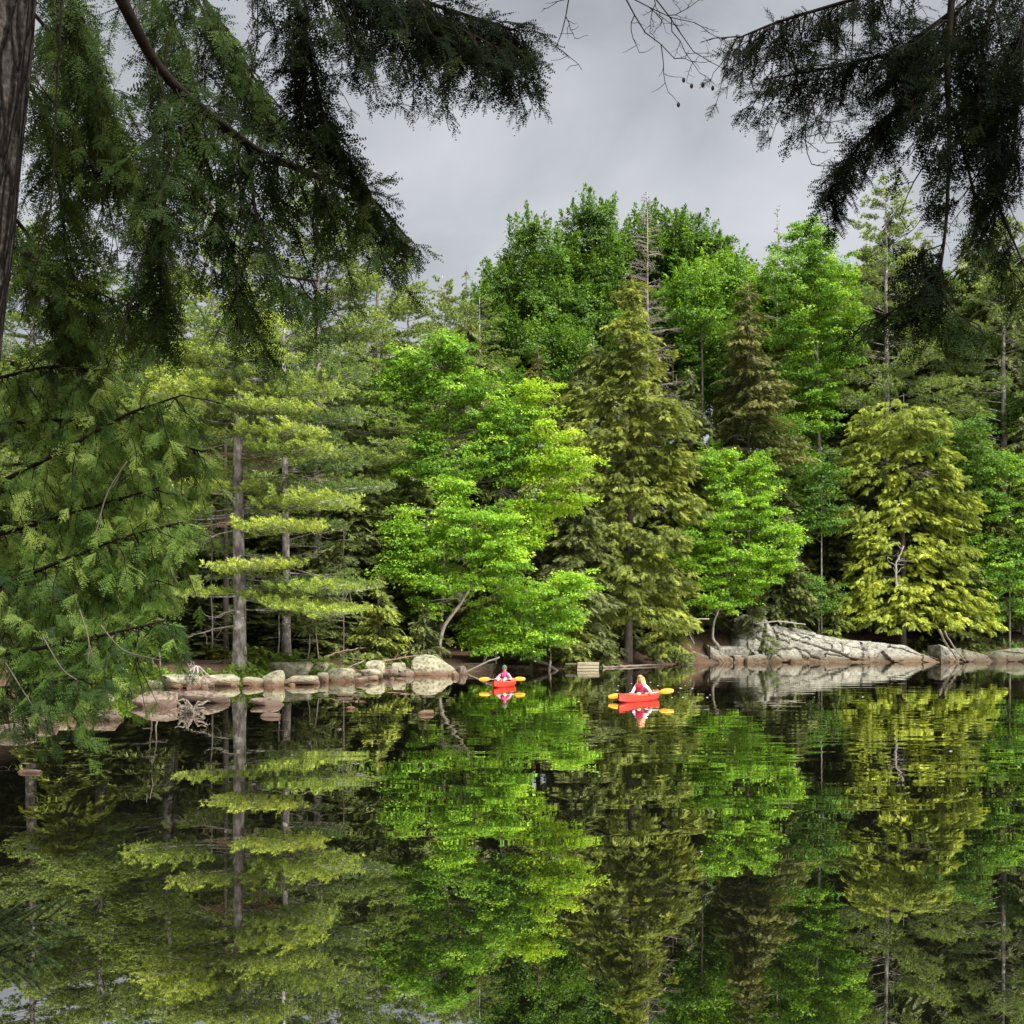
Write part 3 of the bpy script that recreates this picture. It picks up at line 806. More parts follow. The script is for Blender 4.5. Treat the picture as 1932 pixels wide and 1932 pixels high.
# ================================================================== the wooded bank
# ---- the tall pine at the water's edge: boughs laid out one by one
def hero_pine(label, px, base_y, top_y, Y, boughs, deads, tr, group, mat='pine', seed=2, crown_from=0.62, ts=0.175, R0=4.0, tint=0.62, crown_tint=0.4):
    base = at(px, base_y, Y); base[2] = ground_z(base[0], Y) - 0.2
    top = at(px - 6, top_y, Y)
    P = trunk_path(base, top, 14, 0.025)
    s = np.linspace(0, 1, 14)
    gl, gt, gd, gr = Geo(), Geo(), Geo(), Geo()
    rr = tr * (1 - s) ** 0.55 + 0.02; rr[0] *= 1.2
    gt.tube(P, rr, 14, 0.5)
    H = top[2] - base[2]
    def on_trunk(z):
        f = (z - base[2]) / H
        return np.array([np.interp(f, s, P[:, j]) for j in range(3)])
    for (x0, x1, y, dy, w, tn, att) in boughs:
        # a plume that shows from x0 to x1 at row y; dy = how far its tip comes towards the viewer, att = rows below it where the limb leaves the trunk
        tip_x = x0 if abs(x0 - px) > abs(x1 - px) else x1
        near_x = x1 if tip_x == x0 else x0
        tip = at(tip_x, y + 8, Y - dy)
        zc = at(px, y + att, Y)[2]
        c = on_trunk(zc)
        v = tip - c
        L = float(np.hypot(v[0], v[1]))
        az = math.atan2(v[1], v[0])
        same = (near_x - px) * (tip_x - px) > 0
        f0 = max(0.15, min(0.75, abs(near_x - px) / (abs(tip_x - px) + 1e-6))) if same else 0.12
        for q in range(2):
            pine_bough(gl, gt, c + np.array([0, 0, 0.12 * q]), az + (q - 0.5) * 0.35 + rng.normal() * 0.05, L * (1 - 0.12 * q), (v[2]) / L - 0.10, f0, w, ts, 1.25, tn, 0.06 - 0.02 * q)
        if not same:
            b2 = at(near_x, y + 8, Y - dy * 0.6) - c
            pine_bough(gl, gt, c, math.atan2(b2[1], b2[0]), float(np.hypot(b2[0], b2[1])), b2[2] / np.hypot(b2[0], b2[1]) - 0.10, 0.15, w, ts, 1.4, tn, 0.04)
    for (x1, y0, y1, dy, red) in deads:
        c = on_trunk(at(px, y0, Y)[2]); e = at(x1, y1, Y - dy)
        v = e - c; L = float(np.hypot(v[0], v[1]))
        dead_bough(gr if red else gd, c, math.atan2(v[1], v[0]), L, v[2] / L + 0.10, 26 if red else 12, 0.036, 0.32)
        if red:
            for q in range(2):
                dead_bough(gr, c + np.array([0, 0, 0.15 * q]), math.atan2(v[1], v[0]) + rng.normal() * 0.3, L * 0.8, v[2] / L + 0.05, 22, 0.02, 0.34)
    z = base[2] + 0.15 * H
    while z < base[2] + crown_from * H:
        c = on_trunk(z)
        for q in range(2):
            az = rng.uniform(-0.25, math.pi + 0.25)
            pine_bough(gl, gt, c, az, rng.uniform(2.0, 4.2), rng.uniform(-0.08, 0.06), rng.uniform(0.35, 0.6), 0.34, ts, 0.6, 0.45 + rng.normal() * 0.1, 0.032)
        z += rng.uniform(0.45, 0.8)
    z = base[2] + crown_from * H
    while z < top[2] - 0.4:
        h = (z - base[2] - crown_from * H) / (H * (1 - crown_from))
        c = on_trunk(z)
        for q in range(4):
            pine_bough(gl, gt, c, rng.random() * 6.28, (R0 * (1 - h) ** 0.7) * rng.uniform(0.6, 1.1) + 0.4, 0.08 + 0.3 * h, 0.3, 0.36, ts, 1.1, crown_tint + rng.normal() * 0.1, 0.04)
        z += rng.uniform(0.6, 1.0)
    return finish('pine_tree', base, label, 'tree', group, [('trunk', gt, M['bark_pine'], True), ('crown', gl, M[mat], False), ('dead_twigs', gd, M['dead'], False), ('dead_foliage', gr, M['dead_red'], False)])

G1 = 'white pines on the far bank'
hero_pine('tall straight white pine with pale lichened trunk behind the boulder row', 452, 1256, 470, 50.5,
    [(300, 455, 720, 3.6, 0.5, 0.75, 25), (420, 520, 660, 3.0, 0.5, 0.6, 25), (400, 520, 600, 2.6, 0.5, 0.6, 25), (430, 560, 760, 3.0, 0.5, 0.6, 20), (290, 445, 700, 1.5, 0.52, 0.70, 40), (300, 450, 655, 1.0, 0.52, 0.62, 40), (330, 450, 770, -0.5, 0.36, 0.5, 30), (300, 430, 745, 2.5, 0.38, 0.62, 30), (470, 640, 725, 1.0, 0.52, 0.5, 30),
     (408, 595, 806, 2.2, 0.52, 0.66, 22), (470, 628, 842, 1.2, 0.52, 0.55, 15), (330, 492, 905, 2.2, 0.38, 0.70, 30),
     (255, 400, 965, 2.6, 0.52, 0.55, 10), (466, 654, 938, 1.6, 0.52, 0.62, 20), (462, 588, 985, 2.6, 0.52, 0.78, 18),
     (394, 512, 1056, 3.2, 0.52, 0.82, 26), (500, 655, 1100, 1.5, 0.52, 0.52, 10), (345, 480, 1112, 2.6, 0.36, 0.68, 12),
     (478, 640, 1152, 2.4, 0.52, 0.62, -24), (560, 705, 1102, -1.0, 0.30, 0.30, -20)],
    [(380, 860, 862, 1.2, 1), (520, 868, 872, 1.4, 1), (395, 985, 990, 1.6, 1), (370, 835, 850, 0.6, 0), (620, 905, 900, 0.5, 0), (340, 1000, 1030, 1.0, 0),
     (350, 1180, 1200, 1.5, 0), (600, 1060, 1048, 0.4, 0), (690, 1045, 1120, 0.8, 0), (620, 1120, 1150, 1.0, 0), (390, 770, 775, 0.5, 0), (560, 770, 745, 0.5, 0), (560, 890, 880, 0.5, 0), (330, 960, 975, 0.5, 0), (400, 1150, 1165, 1.5, 0)],
    0.31, G1, crown_from=0.66)
hero_pine('second white pine close behind the tallest one, trunk half hidden', 541, 1238, 560, 56.5,
    [(560, 745, 912, 1.0, 0.34, 0.34, 10), (550, 700, 700, 1.0, 0.4, 0.36, 20), (545, 690, 780, 1.5, 0.4, 0.34, 20), (400, 535, 770, -1.0, 0.4, 0.3, 20), (550, 690, 870, 0.5, 0.32, 0.3, 20), (420, 535, 660, 0.5, 0.4, 0.36, 20),
     (550, 660, 985, 0.6, 0.3, 0.28, 10)],
    [(640, 905, 900, 0.6, 1), (620, 960, 955, 0.8, 0), (470, 950, 955, 0.4, 0), (640, 1020, 1000, 0.8, 0), (480, 1060, 1075, 0.8, 0)],
    0.22, G1, mat='pine_far', crown_from=0.62, R0=3.8)
pine('pale pine between the tall crown and the spring-green maple', 835, 520, 92, 4.8, 0.30, 0.25, 'pine_far', group=G1, tint=0.55, shape=0.6, ts=0.25, dens=0.5)

# ---- spring-green broad-leaved trees
maple('spring-green maple with the highest rounded crown left of centre', [(830, 700, 95, 75), (745, 745, 75, 65), (900, 770, 85, 75), (800, 820, 90, 50), (940, 850, 60, 60), (860, 880, 110, 45), (760, 690, 45, 40), (965, 800, 50, 60), (850, 655, 45, 35), (780, 890, 60, 30)],
      67, [(830, 1215), (838, 1060), (832, 900), (850, 800), (845, 700)], 'maple_mid', 0.20, 1.15)
maple('spring-green maple with pale forked trunk leaning over the biggest boulder', [(850, 1000, 80, 60), (790, 1030, 75, 55), (920, 1020, 70, 60), (960, 1060, 50, 45), (810, 1090, 75, 35), (890, 1090, 70, 40), (760, 1065, 50, 35), (850, 935, 40, 45), (945, 975, 35, 45), (755, 985, 35, 35), (800, 1140, 30, 18)],
      60.5, [(828, 1215), (838, 1180), (868, 1140), (892, 1100), (885, 1040), (860, 980)], 'maple_bright', 0.18, 1.1, tr=0.15)
maple('low spring-green maple boughs drooping over the left kayak', [(975, 1130, 70, 40), (1050, 1120, 60, 35), (930, 1175, 65, 35), (1010, 1185, 80, 35), (960, 1215, 60, 22), (1085, 1095, 40, 22), (900, 1205, 45, 22), (990, 1222, 45, 15), (1065, 1160, 40, 25)],
      57.5, [(905, 1262), (925, 1225), (960, 1170), (1000, 1130)], 'maple_bright', 0.175, 1.25, tr=0.09)
maple('yellow-green young maple leaning right beside the brown spruce', [(1015, 750, 40, 45), (1030, 830, 55, 55), (1075, 870, 50, 45), (1010, 900, 55, 45), (1050, 945, 65, 35), (985, 965, 45, 30), (1000, 1005, 40, 30), (965, 1030, 40, 40)],
      63, [(935, 1240), (940, 1050), (945, 900), (1000, 800), (1015, 740)], 'maple_lime', 0.19, 0.95, tr=0.09)
maple('brightest green maple standing on the pale rock ledge', [(1360, 885, 42, 40), (1428, 905, 44, 46), (1382, 955, 76, 48), (1330, 1000, 52, 42), (1438, 985, 52, 50), (1310, 1050, 42, 36), (1390, 1048, 80, 40), (1466, 1055, 40, 36), (1345, 1092, 44, 26), (1420, 1100, 52, 26), (1335, 1135, 36, 22), (1380, 1132, 40, 26), (1342, 862, 24, 20), (1432, 868, 22, 18), (1288, 1062, 24, 15), (1490, 1010, 26, 30)],
      86, [(1358, 1222), (1344, 1205), (1346, 1175), (1360, 1140), (1372, 1080), (1385, 980)], 'maple_bright', 0.21, 1.2, tr=0.16)
maple('small green maple between brightest maple and golden hemlock', [(1550, 885, 50, 40), (1545, 940, 50, 40), (1575, 975, 35, 30), (1530, 985, 35, 25)], 90, [(1550, 1190), (1550, 1050), (1550, 920)], 'maple_deep', 0.23, 1.0, tr=0.1)
maple('tall dense maple below the two thin spires', [(1540, 470, 75, 55), (1490, 520, 65, 60), (1560, 560, 75, 70), (1510, 620, 60, 60), (1570, 660, 65, 55), (1540, 740, 65, 55), (1530, 800, 55, 40), (1600, 620, 40, 40), (1520, 440, 40, 30), (1500, 700, 40, 40)],
      99, [(1545, 1100), (1545, 800), (1540, 600), (1540, 470)], 'maple_mid', 0.26, 0.95, tr=0.25)
maple('leafy maple right of the golden hemlock top', [(1815, 825, 55, 45), (1820, 890, 45, 45), (1790, 870, 40, 30), (1850, 870, 40, 35)], 93, [(1815, 1190), (1815, 1000), (1815, 850)], 'maple_deep', 0.24, 1.0, tr=0.12)
maple('green maple filling the right edge above the water', [(1900, 880, 60, 40), (1880, 960, 55, 45), (1920, 1010, 60, 55), (1860, 1030, 45, 35), (1900, 1080, 60, 40), (1850, 1090, 40, 35), (1930, 1130, 50, 40), (1870, 1150, 30, 25), (1960, 950, 50, 60)],
      88, [(1905, 1215), (1905, 1080), (1900, 950)], 'maple_mid', 0.23, 0.95, tr=0.13)
maple('low green maple spray beside golden hemlock foot', [(1530, 1100, 45, 25), (1560, 1130, 40, 25), (1520, 1150, 45, 22)], 86, [(1545, 1200), (1545, 1150), (1540, 1110)], 'maple_deep', 0.21, 0.9, tr=0.06)
# crest of the hill
CR = 'maples on the hill crest'
maple('crest maple at the left shoulder of the hill', [(1000, 470, 60, 50), (960, 530, 60, 60), (1020, 560, 75, 65), (950, 610, 55, 50), (1010, 640, 70, 50), (1000, 430, 35, 30)], 112, [(1000, 900), (1005, 700), (1000, 480)], 'maple_deep', 0.30, 0.95, 0.7, 0.25, CR, bark='bark_dark')
maple('crest maple left of the dead spire, darkest green', [(1110, 440, 60, 55), (1075, 500, 60, 60), (1140, 510, 60, 60), (1090, 580, 75, 60), (1150, 600, 60, 60), (1110, 395, 35, 25), (1140, 410, 35, 30), (1060, 640, 60, 40)], 115, [(1110, 900), (1110, 700), (1110, 450)], 'maple_deep', 0.30, 1.0, 0.8, 0.28, CR, bark='bark_dark')
maple('crest maple right behind the dead spire', [(1215, 430, 45, 50), (1280, 440, 60, 45), (1320, 450, 55, 40), (1250, 490, 70, 50), (1180, 480, 40, 60), (1340, 480, 50, 35), (1370, 490, 40, 25)], 119, [(1260, 900), (1260, 700), (1260, 450)], 'maple_deep', 0.30, 1.0, 0.8, 0.26, CR, bark='bark_dark')
maple('rounded yellow-green maple below the crest, right of dead spire', [(1320, 530, 60, 45), (1280, 550, 40, 35), (1360, 560, 40, 35), (1310, 590, 60, 35), (1390, 520, 40, 40)], 104, [(1325, 900), (1325, 720), (1322, 550)], 'maple_mid', 0.26, 1.0, 0.2, 0.2, CR, bark='bark_dark')

# ---- hemlocks and spruces
ragged_hemlock('large olive hemlock with bare foot at the water in mid bank', 1192, 525, 78, 1184,
    [(1192, 560, 28, 34, 0), (1188, 612, 42, 40, 0.05), (1212, 668, 55, 42, 0), (1150, 690, 42, 36, -0.05), (1122, 752, 52, 38, 0), (1196, 745, 62, 46, 0.06), (1258, 790, 52, 44, 0), (1096, 822, 48, 38, -0.05), (1178, 832, 70, 46, 0.05), (1270, 872, 52, 42, 0.03), (1112, 905, 56, 40, -0.05),
     (1206, 930, 66, 42, 0.02), (1292, 950, 40, 34, 0), (1150, 990, 56, 36, 0.08), (1240, 1020, 56, 38, -0.06), (1180, 1080, 62, 36, -0.05), (1112, 1062, 44, 32, -0.12), (1272, 1100, 46, 32, -0.04), (1205, 1140, 58, 28, 0.03), (1140, 1155, 46, 28, 0.02), (1255, 1160, 46, 26, 0.05), (1180, 880, 60, 40, -0.08), (1200, 1050, 50, 40, -0.08)], 'hemlock', 0.45, dens=0.95)
hemlock('brown-tinged spruce above the brightest maple', 1412, 525, 92, 4.9, 'spruce_brown', tr=0.24, clear=0.46, n=170, ss=0.48, shape=0.7, dead=70, name='spruce_tree', droop=0.22, dens=1.2, tmpl=FINE)
hemlock('brown-green hemlock top behind the yellow-green young maple', 1015, 648, 76, 4.6, 'spruce_brown', n=150, ss=0.6, shape=0.7)
hemlock('dark hemlock low beside the wooden steps', 1085, 900, 74, 4.2, 'hemlock_dark', n=140, ss=0.55, shape=0.6)
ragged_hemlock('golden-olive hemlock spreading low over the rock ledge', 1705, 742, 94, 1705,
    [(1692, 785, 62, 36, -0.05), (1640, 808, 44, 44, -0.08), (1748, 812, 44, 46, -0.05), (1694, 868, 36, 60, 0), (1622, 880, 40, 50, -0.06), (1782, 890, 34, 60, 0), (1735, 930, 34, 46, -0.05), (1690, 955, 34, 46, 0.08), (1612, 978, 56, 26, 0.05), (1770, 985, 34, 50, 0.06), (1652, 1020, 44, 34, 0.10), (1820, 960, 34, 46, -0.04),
     (1738, 1040, 42, 40, 0.08), (1800, 1050, 42, 40, 0.05), (1640, 1090, 48, 44, 0.16), (1700, 1120, 50, 40, 0.18), (1765, 1120, 60, 46, 0.26), (1610, 1140, 44, 26, 0.05), (1830, 1135, 46, 32, 0.10), (1680, 1165, 56, 22, 0.10), (1790, 1172, 66, 20, 0.16), (1862, 1172, 40, 16, 0.05)], 'hemlock_gold', 0.46, dens=0.72)  # tint shift rises in the lower lobes: brighter light put into the colour
hemlock('small olive spruce on the bank left of the biggest boulder', 715, 1085, 60.5, 1.7, 'hemlock', n=80, ss=0.42, tr=0.06, shape=0.7, name='spruce_tree', droop=0.2)
hemlock('small dull hemlock under the pale forked maple', 800, 1130, 63, 1.5, 'hemlock_dark', n=60, ss=0.42, tr=0.06)
hemlock('small hemlock at foot of the yellow-green young maple', 1075, 1120, 65, 1.9, 'hemlock', n=80, ss=0.42, tr=0.07, tint=0.3)
hemlock('small hemlock beside the leaning trunk on the ledge', 1420, 1085, 84, 2.0, 'hemlock_dark', n=70, ss=0.5, tr=0.07)
hemlock('low olive hemlock behind the pale rock ledge', 1570, 1090, 88, 2.4, 'hemlock', n=80, ss=0.5, tr=0.08, tint=0.3)
hemlock('low hemlock on the mossy bank left of the ledge maple', 1260, 1060, 84, 2.8, 'hemlock', n=100, ss=0.5, tr=0.08, tint=0.4)
hemlock('olive hemlock behind the cedar spray tips', 130, 900, 56, 3.4, 'hemlock', n=120, ss=0.5, shape=0.6)
hemlock('dark spruce spire in the dip left of the hill', 880, 500, 110, 3.0, 'pine_far', n=90, ss=0.75, name='spruce_tree')
hemlock('small spruce spire against the sky left of the crest', 915, 505, 118, 2.4, 'pine_far', n=80, ss=0.75, name='spruce_tree')
hemlock('slim green spire on the skyline beside the bare one', 1525, 405, 118, 1.8, 'pine_far', n=70, ss=0.7, name='spruce_tree', shape=0.9)
snag('bare grey dead spruce rising above the big olive hemlock', 1221, 362, 97, R0=3.6, n=170, tr=0.24, lo=0.35)
snag('thin bare spire on the skyline right of the dip', 1467, 386, 116, R0=1.7, n=60, tr=0.14, lo=0.5)

# slender stems in the shade on the west bank
def stem_tree(label, px, base_y, top_y, Y, tr, mat='bark_dark', tip=0.0, crown=None, group='slender stems under the pines'):
    b = at(px, base_y, Y); b[2] = ground_z(b[0], Y) - 0.15
    t = at(px + tip, top_y, Y)
    P = trunk_path(b, t, 8, 0.04)
    gt, gl = Geo(), Geo()
    gt.tube(P, tr * np.linspace(1.1, 0.45, 8), 7, 0.5)
    gd = Geo()
    for i in range(10):
        f = rng.uniform(0.2, 1)
        c = P[min(7, int(f * 7))]
        dead_bough(gd, c, rng.random() * 6.28, rng.uniform(0.4, 1.2), 0.05, 5, 0.014)
    for i in range(26):
        f = rng.uniform(0.55, 1.0)
        c = np.array([np.interp(f, np.linspace(0, 1, 8), P[:, j]) for j in range(3)])
        m = 7; az = rng.random() * 6.28
        d = np.array([math.cos(az), math.sin(az), -0.1]); L = rng.uniform(0.5, 1.5)
        tt = rng.random(m)
        gl.inst(FEATHER[i % 3], c + d * (tt * L)[:, None], bases(norm(d + rng.normal(size=(m, 3)) * 0.4), norm(np.array([0, 0, 1.0]) + rng.normal(size=(m, 3)) * 0.3)), 0.45 * rng.uniform(0.7, 1.2, m), np.clip(rng.normal(0.4, 0.15, m), 0, 1))
    return finish('young_tree', b, label, 'tree', group, [('trunk', gt, M[mat], True), ('dead_twigs', gd, M['dead'], False), ('crown', gl, M[crown or 'hemlock_dark'], False)])
stem_tree('dark stem left of the tallest pine trunk, thickest of the shaded ones', 425, 1245, 700, 56, 0.17)
stem_tree('slim grey stem left of the tallest pine, dead twigs at its foot', 399, 1245, 950, 54.5, 0.05, 'bark_pine')
stem_tree('dark stem behind the low root snag', 331, 1240, 900, 58, 0.16)
stem_tree('slim pale stem right of the tallest pine', 526, 1245, 1080, 55, 0.05, 'bark_pine')
stem_tree('thin pale stem leaning over the flat-topped boulder', 580, 1245, 1130, 54, 0.035, 'dead', tip=8)
stem_tree('thin bent stem between the pale one and the small spruce', 603, 1240, 1100, 56, 0.03, 'dead', tip=-14)
stem_tree('slim dark stem beside the small olive spruce', 648, 1235, 980, 60, 0.05, 'bark_dark')
stem_tree('twin pale stem behind the first round boulder, upright one', 290, 1258, 1060, 49.5, 0.045, 'bark_maple', tip=-14)
stem_tree('twin pale stem behind the first round boulder, curved one', 303, 1258, 1070, 49, 0.045, 'bark_maple', tip=-20)

# ---- the wood behind: look-alike trees that share their meshes
def copy_thing(root, loc, rot, sc, label, group):
    r = root.copy(); COL.objects.link(r)
    r.location = Vector(tuple(loc)); r.rotation_euler = (0, 0, rot); r.scale = (sc[0], sc[0], sc[1])
    tag(r, label, None, group)
    for ch in list(root.children):
        c = ch.copy(); COL.objects.link(c); c.parent = r
    return r

def fill(root, kind, spots, label, group, labels=None):
    """first spot moves the original, the rest are copies; a spot is (px, top row, distance, girth)"""
    H0 = kind
    for i, (px, ty, Y, gth) in enumerate(spots):
        Y = dry(px, Y)
        t = at(px, ty, Y)
        b = np.array([t[0], Y, ground_z(t[0], Y) - 0.2])
        if labels: label = labels[i]
        sc = (gth, (t[2] - b[2]) / H0)
        if i == 0:
            root.location = Vector(tuple(b)); root.scale = (sc[0], sc[0], sc[1]); tag(root, label, None, group)
        else:
            copy_thing(root, b, rng.random() * 6.28, sc, label, group)

def height_of(root):
    return max(v.co.z for ch in root.children if ch.name.startswith('trunk') for v in ch.data.vertices)

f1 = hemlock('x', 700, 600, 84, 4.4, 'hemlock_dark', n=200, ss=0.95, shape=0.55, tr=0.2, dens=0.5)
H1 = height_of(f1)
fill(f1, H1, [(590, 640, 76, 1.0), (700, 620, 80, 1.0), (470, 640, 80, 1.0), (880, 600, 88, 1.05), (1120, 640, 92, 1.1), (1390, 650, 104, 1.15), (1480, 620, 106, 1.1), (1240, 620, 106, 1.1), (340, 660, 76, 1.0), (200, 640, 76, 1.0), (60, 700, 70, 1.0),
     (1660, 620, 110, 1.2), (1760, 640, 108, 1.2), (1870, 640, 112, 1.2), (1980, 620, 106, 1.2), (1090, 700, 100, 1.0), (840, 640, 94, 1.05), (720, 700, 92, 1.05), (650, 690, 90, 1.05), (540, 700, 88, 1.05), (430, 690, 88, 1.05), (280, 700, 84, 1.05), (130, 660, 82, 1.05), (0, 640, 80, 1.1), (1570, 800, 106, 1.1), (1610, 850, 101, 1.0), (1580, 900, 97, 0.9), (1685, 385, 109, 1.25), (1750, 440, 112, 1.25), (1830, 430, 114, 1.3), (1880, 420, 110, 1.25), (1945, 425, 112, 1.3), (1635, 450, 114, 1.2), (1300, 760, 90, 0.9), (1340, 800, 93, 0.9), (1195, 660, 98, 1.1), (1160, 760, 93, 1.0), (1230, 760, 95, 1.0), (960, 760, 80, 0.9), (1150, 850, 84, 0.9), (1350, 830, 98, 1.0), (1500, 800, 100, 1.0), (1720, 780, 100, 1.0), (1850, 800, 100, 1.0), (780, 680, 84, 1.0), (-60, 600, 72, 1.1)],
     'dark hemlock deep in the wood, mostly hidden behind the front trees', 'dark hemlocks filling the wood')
YH = [(120, 1060, 50), (175, 1085, 52), (230, 1050, 55), (285, 1095, 57), (345, 1080, 60), (380, 1120, 56), (480, 1110, 61), (560, 1120, 60), (615, 1090, 63), (665, 1120, 65), (745, 1100, 66), (1000, 1140, 70)]
for i, (px, ty, Y) in enumerate(YH):
    Y = dry(px, Y)
    t = at(px, ty, Y); bz = ground_z(t[0], Y) - 0.2
    copy_thing(f1, (t[0], Y, bz), rng.random() * 6.28, (0.52, (t[2] - bz) / H1), 'young hemlock under the tall trees, %s from the left along the bank' % ['first', 'second', 'third', 'fourth', 'fifth', 'sixth', 'seventh', 'eighth', 'ninth', 'tenth', 'eleventh', 'twelfth'][i], 'young hemlocks under the tall trees')
D1 = [('dull hemlock behind the brightest maple, lower', 1475, 880, 92.0, 0.64), ('dark hemlock between big olive hemlock and dull hemlock', 1300, 690, 92.0, 0.82), ('dark hemlock in the shade right of the tallest pine', 655, 800, 66.0, 0.77), ('dark hemlock behind the pale forked maple trunk', 775, 900, 67.0, 0.73), ('dark hemlock left behind the tallest pine', 400, 820, 68.0, 0.82), ('dark hemlock between the two pines, deep in the wood', 505, 880, 70.0, 0.73), ('dark hemlock behind the right edge maple', 1930, 780, 100.0, 0.82), ('dark hemlock behind the golden hemlock', 1640, 800, 98.0, 0.91), ('dark hemlock right of the golden hemlock', 1800, 960, 92.0, 0.73), ('dark hemlock far left in the wood behind the cedar', 250, 860, 66.0, 0.82)]
for lb, px, ty, Y, gth in D1:
    Y = dry(px, Y)
    t = at(px, ty, Y); bz = ground_z(t[0], Y) - 0.2
    copy_thing(f1, (t[0], Y, bz), rng.random() * 6.28, (gth, (t[2] - bz) / H1), lb, 'hemlocks and spruces on the far bank')
f3 = pine('x', 600, 235, 66, 6.0, 0.34, 0.32, 'pine_far', tint=0.6, ts=0.22, per=5, dens=0.8, shape=0.62)
P1 = [('white pine glimpsed behind the hanging hemlock sprays, bright flat boughs', 190, 500, 60.0), ('very tall pine whose crown top shows above the hemlock limb', 600, 235, 66.0), ('tall pine rising in the left corner behind the bark trunk', 60, 420, 63.0), ('tall pine seen through gaps in the hanging hemlock', 400, 330, 70.0)]
P2 = [('broad white pine with dark trunk left of the tallest one', 318, 520, 58.0, 1.05), ('white pine with wide ascending boughs under the hemlock limb tip', 712, 452, 70.0, 1.2), ('pine with dark trunk among layered boughs above the golden hemlock', 1672, 330, 104.0, 1.25), ('pine with flat shelving boughs at the right edge', 1893, 405, 104.0, 1.3), ('dark pine crown between the two shelving pines', 1790, 520, 112.0, 1.1)]
ORD = ['first', 'second', 'third', 'fourth', 'fifth', 'sixth', 'seventh', 'eighth', 'ninth']
PX = [(480, 590, 76, 1.0), (640, 540, 80, 1.05), (700, 620, 84, 1.0), (250, 590, 72, 1.0), (770, 540, 88, 1.1), (850, 555, 98, 1.15), (905, 560, 106, 1.2), (560, 640, 72, 0.9), (120, 580, 74, 1.0)]
fill(f3, height_of(f3), [(px, ty, Y, 1.0) for _, px, ty, Y in P1] + [q[1:] for q in P2] + PX, None, G1, [q[0] for q in P1] + [q[0] for q in P2] + ['pale green pine standing back in the wood, %s of that row from the left' % ORD[sorted(q_[0] for q_ in PX).index(p_[0])] for p_ in PX])
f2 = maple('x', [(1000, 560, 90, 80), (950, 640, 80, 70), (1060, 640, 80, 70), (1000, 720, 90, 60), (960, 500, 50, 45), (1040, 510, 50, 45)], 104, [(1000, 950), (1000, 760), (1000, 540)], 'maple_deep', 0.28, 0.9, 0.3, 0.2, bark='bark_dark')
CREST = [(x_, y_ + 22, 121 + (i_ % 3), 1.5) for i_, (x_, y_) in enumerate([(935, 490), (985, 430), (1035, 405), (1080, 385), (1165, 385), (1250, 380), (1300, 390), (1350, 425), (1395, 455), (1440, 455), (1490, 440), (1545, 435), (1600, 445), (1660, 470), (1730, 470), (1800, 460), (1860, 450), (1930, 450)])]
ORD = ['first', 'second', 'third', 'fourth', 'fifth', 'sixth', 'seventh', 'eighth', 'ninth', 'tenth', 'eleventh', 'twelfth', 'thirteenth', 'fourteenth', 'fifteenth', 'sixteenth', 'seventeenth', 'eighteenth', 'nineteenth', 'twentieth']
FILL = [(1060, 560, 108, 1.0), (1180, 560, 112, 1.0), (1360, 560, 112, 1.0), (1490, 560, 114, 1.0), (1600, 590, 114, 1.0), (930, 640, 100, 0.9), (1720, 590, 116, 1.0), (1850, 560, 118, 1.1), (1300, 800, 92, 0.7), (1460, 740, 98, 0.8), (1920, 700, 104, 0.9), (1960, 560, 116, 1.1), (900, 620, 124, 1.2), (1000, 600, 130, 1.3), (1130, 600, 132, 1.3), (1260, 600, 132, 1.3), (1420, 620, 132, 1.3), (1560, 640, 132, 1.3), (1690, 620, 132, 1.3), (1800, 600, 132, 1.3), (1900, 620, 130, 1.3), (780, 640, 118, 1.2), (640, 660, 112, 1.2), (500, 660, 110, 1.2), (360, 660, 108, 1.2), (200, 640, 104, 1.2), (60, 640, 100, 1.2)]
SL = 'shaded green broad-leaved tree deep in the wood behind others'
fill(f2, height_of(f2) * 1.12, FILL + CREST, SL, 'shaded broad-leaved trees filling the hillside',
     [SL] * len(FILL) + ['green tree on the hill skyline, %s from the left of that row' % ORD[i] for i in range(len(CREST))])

# ------------------------------------------------------------------ rocks
ICO = {}
def ico(sub):
    if sub not in ICO:
        bm = bmesh.new()
        bmesh.ops.create_icosphere(bm, subdivisions=sub, radius=1.0)
        V = np.array([v.co[:] for v in bm.verts]); F = np.array([[v.index for v in f.verts] for f in bm.faces])
        bm.free()
        ICO[sub] = (V, F)
    return ICO[sub]

def rock_geo(dims, seed, box=0.5, cuts=7, rough=0.06, sub=4, flat=0.0, skew=0.0):
    """angular stone: a rounded block cut by random planes, then roughened; dims = half sizes"""
    r = np.random.default_rng(seed)
    V, F = ico(sub)
    V = V.copy()
    p = 2.0 + 4.0 * box
    V /= (np.sum(np.abs(V) ** p, 1) ** (1 / p))[:, None]
    for c in range(cuts):
        nrm = norm(r.normal(size=3) * np.array([1, 1, 0.8]))
        off = r.uniform(0.60, 0.95)
        d = V @ nrm - off
        V = V - np.clip(d, 0, None)[:, None] * nrm * 0.97
    if flat:
        d = V[:, 2] - (1 - flat); V[:, 2] -= np.clip(d, 0, None) * 0.9
    o = r.random(3) * 50
    k = np.array([mnoise.fractal(Vector(v * 1.6 + o), 0.9, 2.1, 4) for v in V])
    k2 = np.array([abs(mnoise.noise(Vector(v * np.array([1.2, 1.2, 3.4]) + o))) for v in V])
    V = V * (1 + rough * k - 0.9 * rough * np.exp(-(k2 / 0.05) ** 2))[:, None]
    V[:, 0] += skew * V[:, 2]
    return V * np.asarray(dims), F

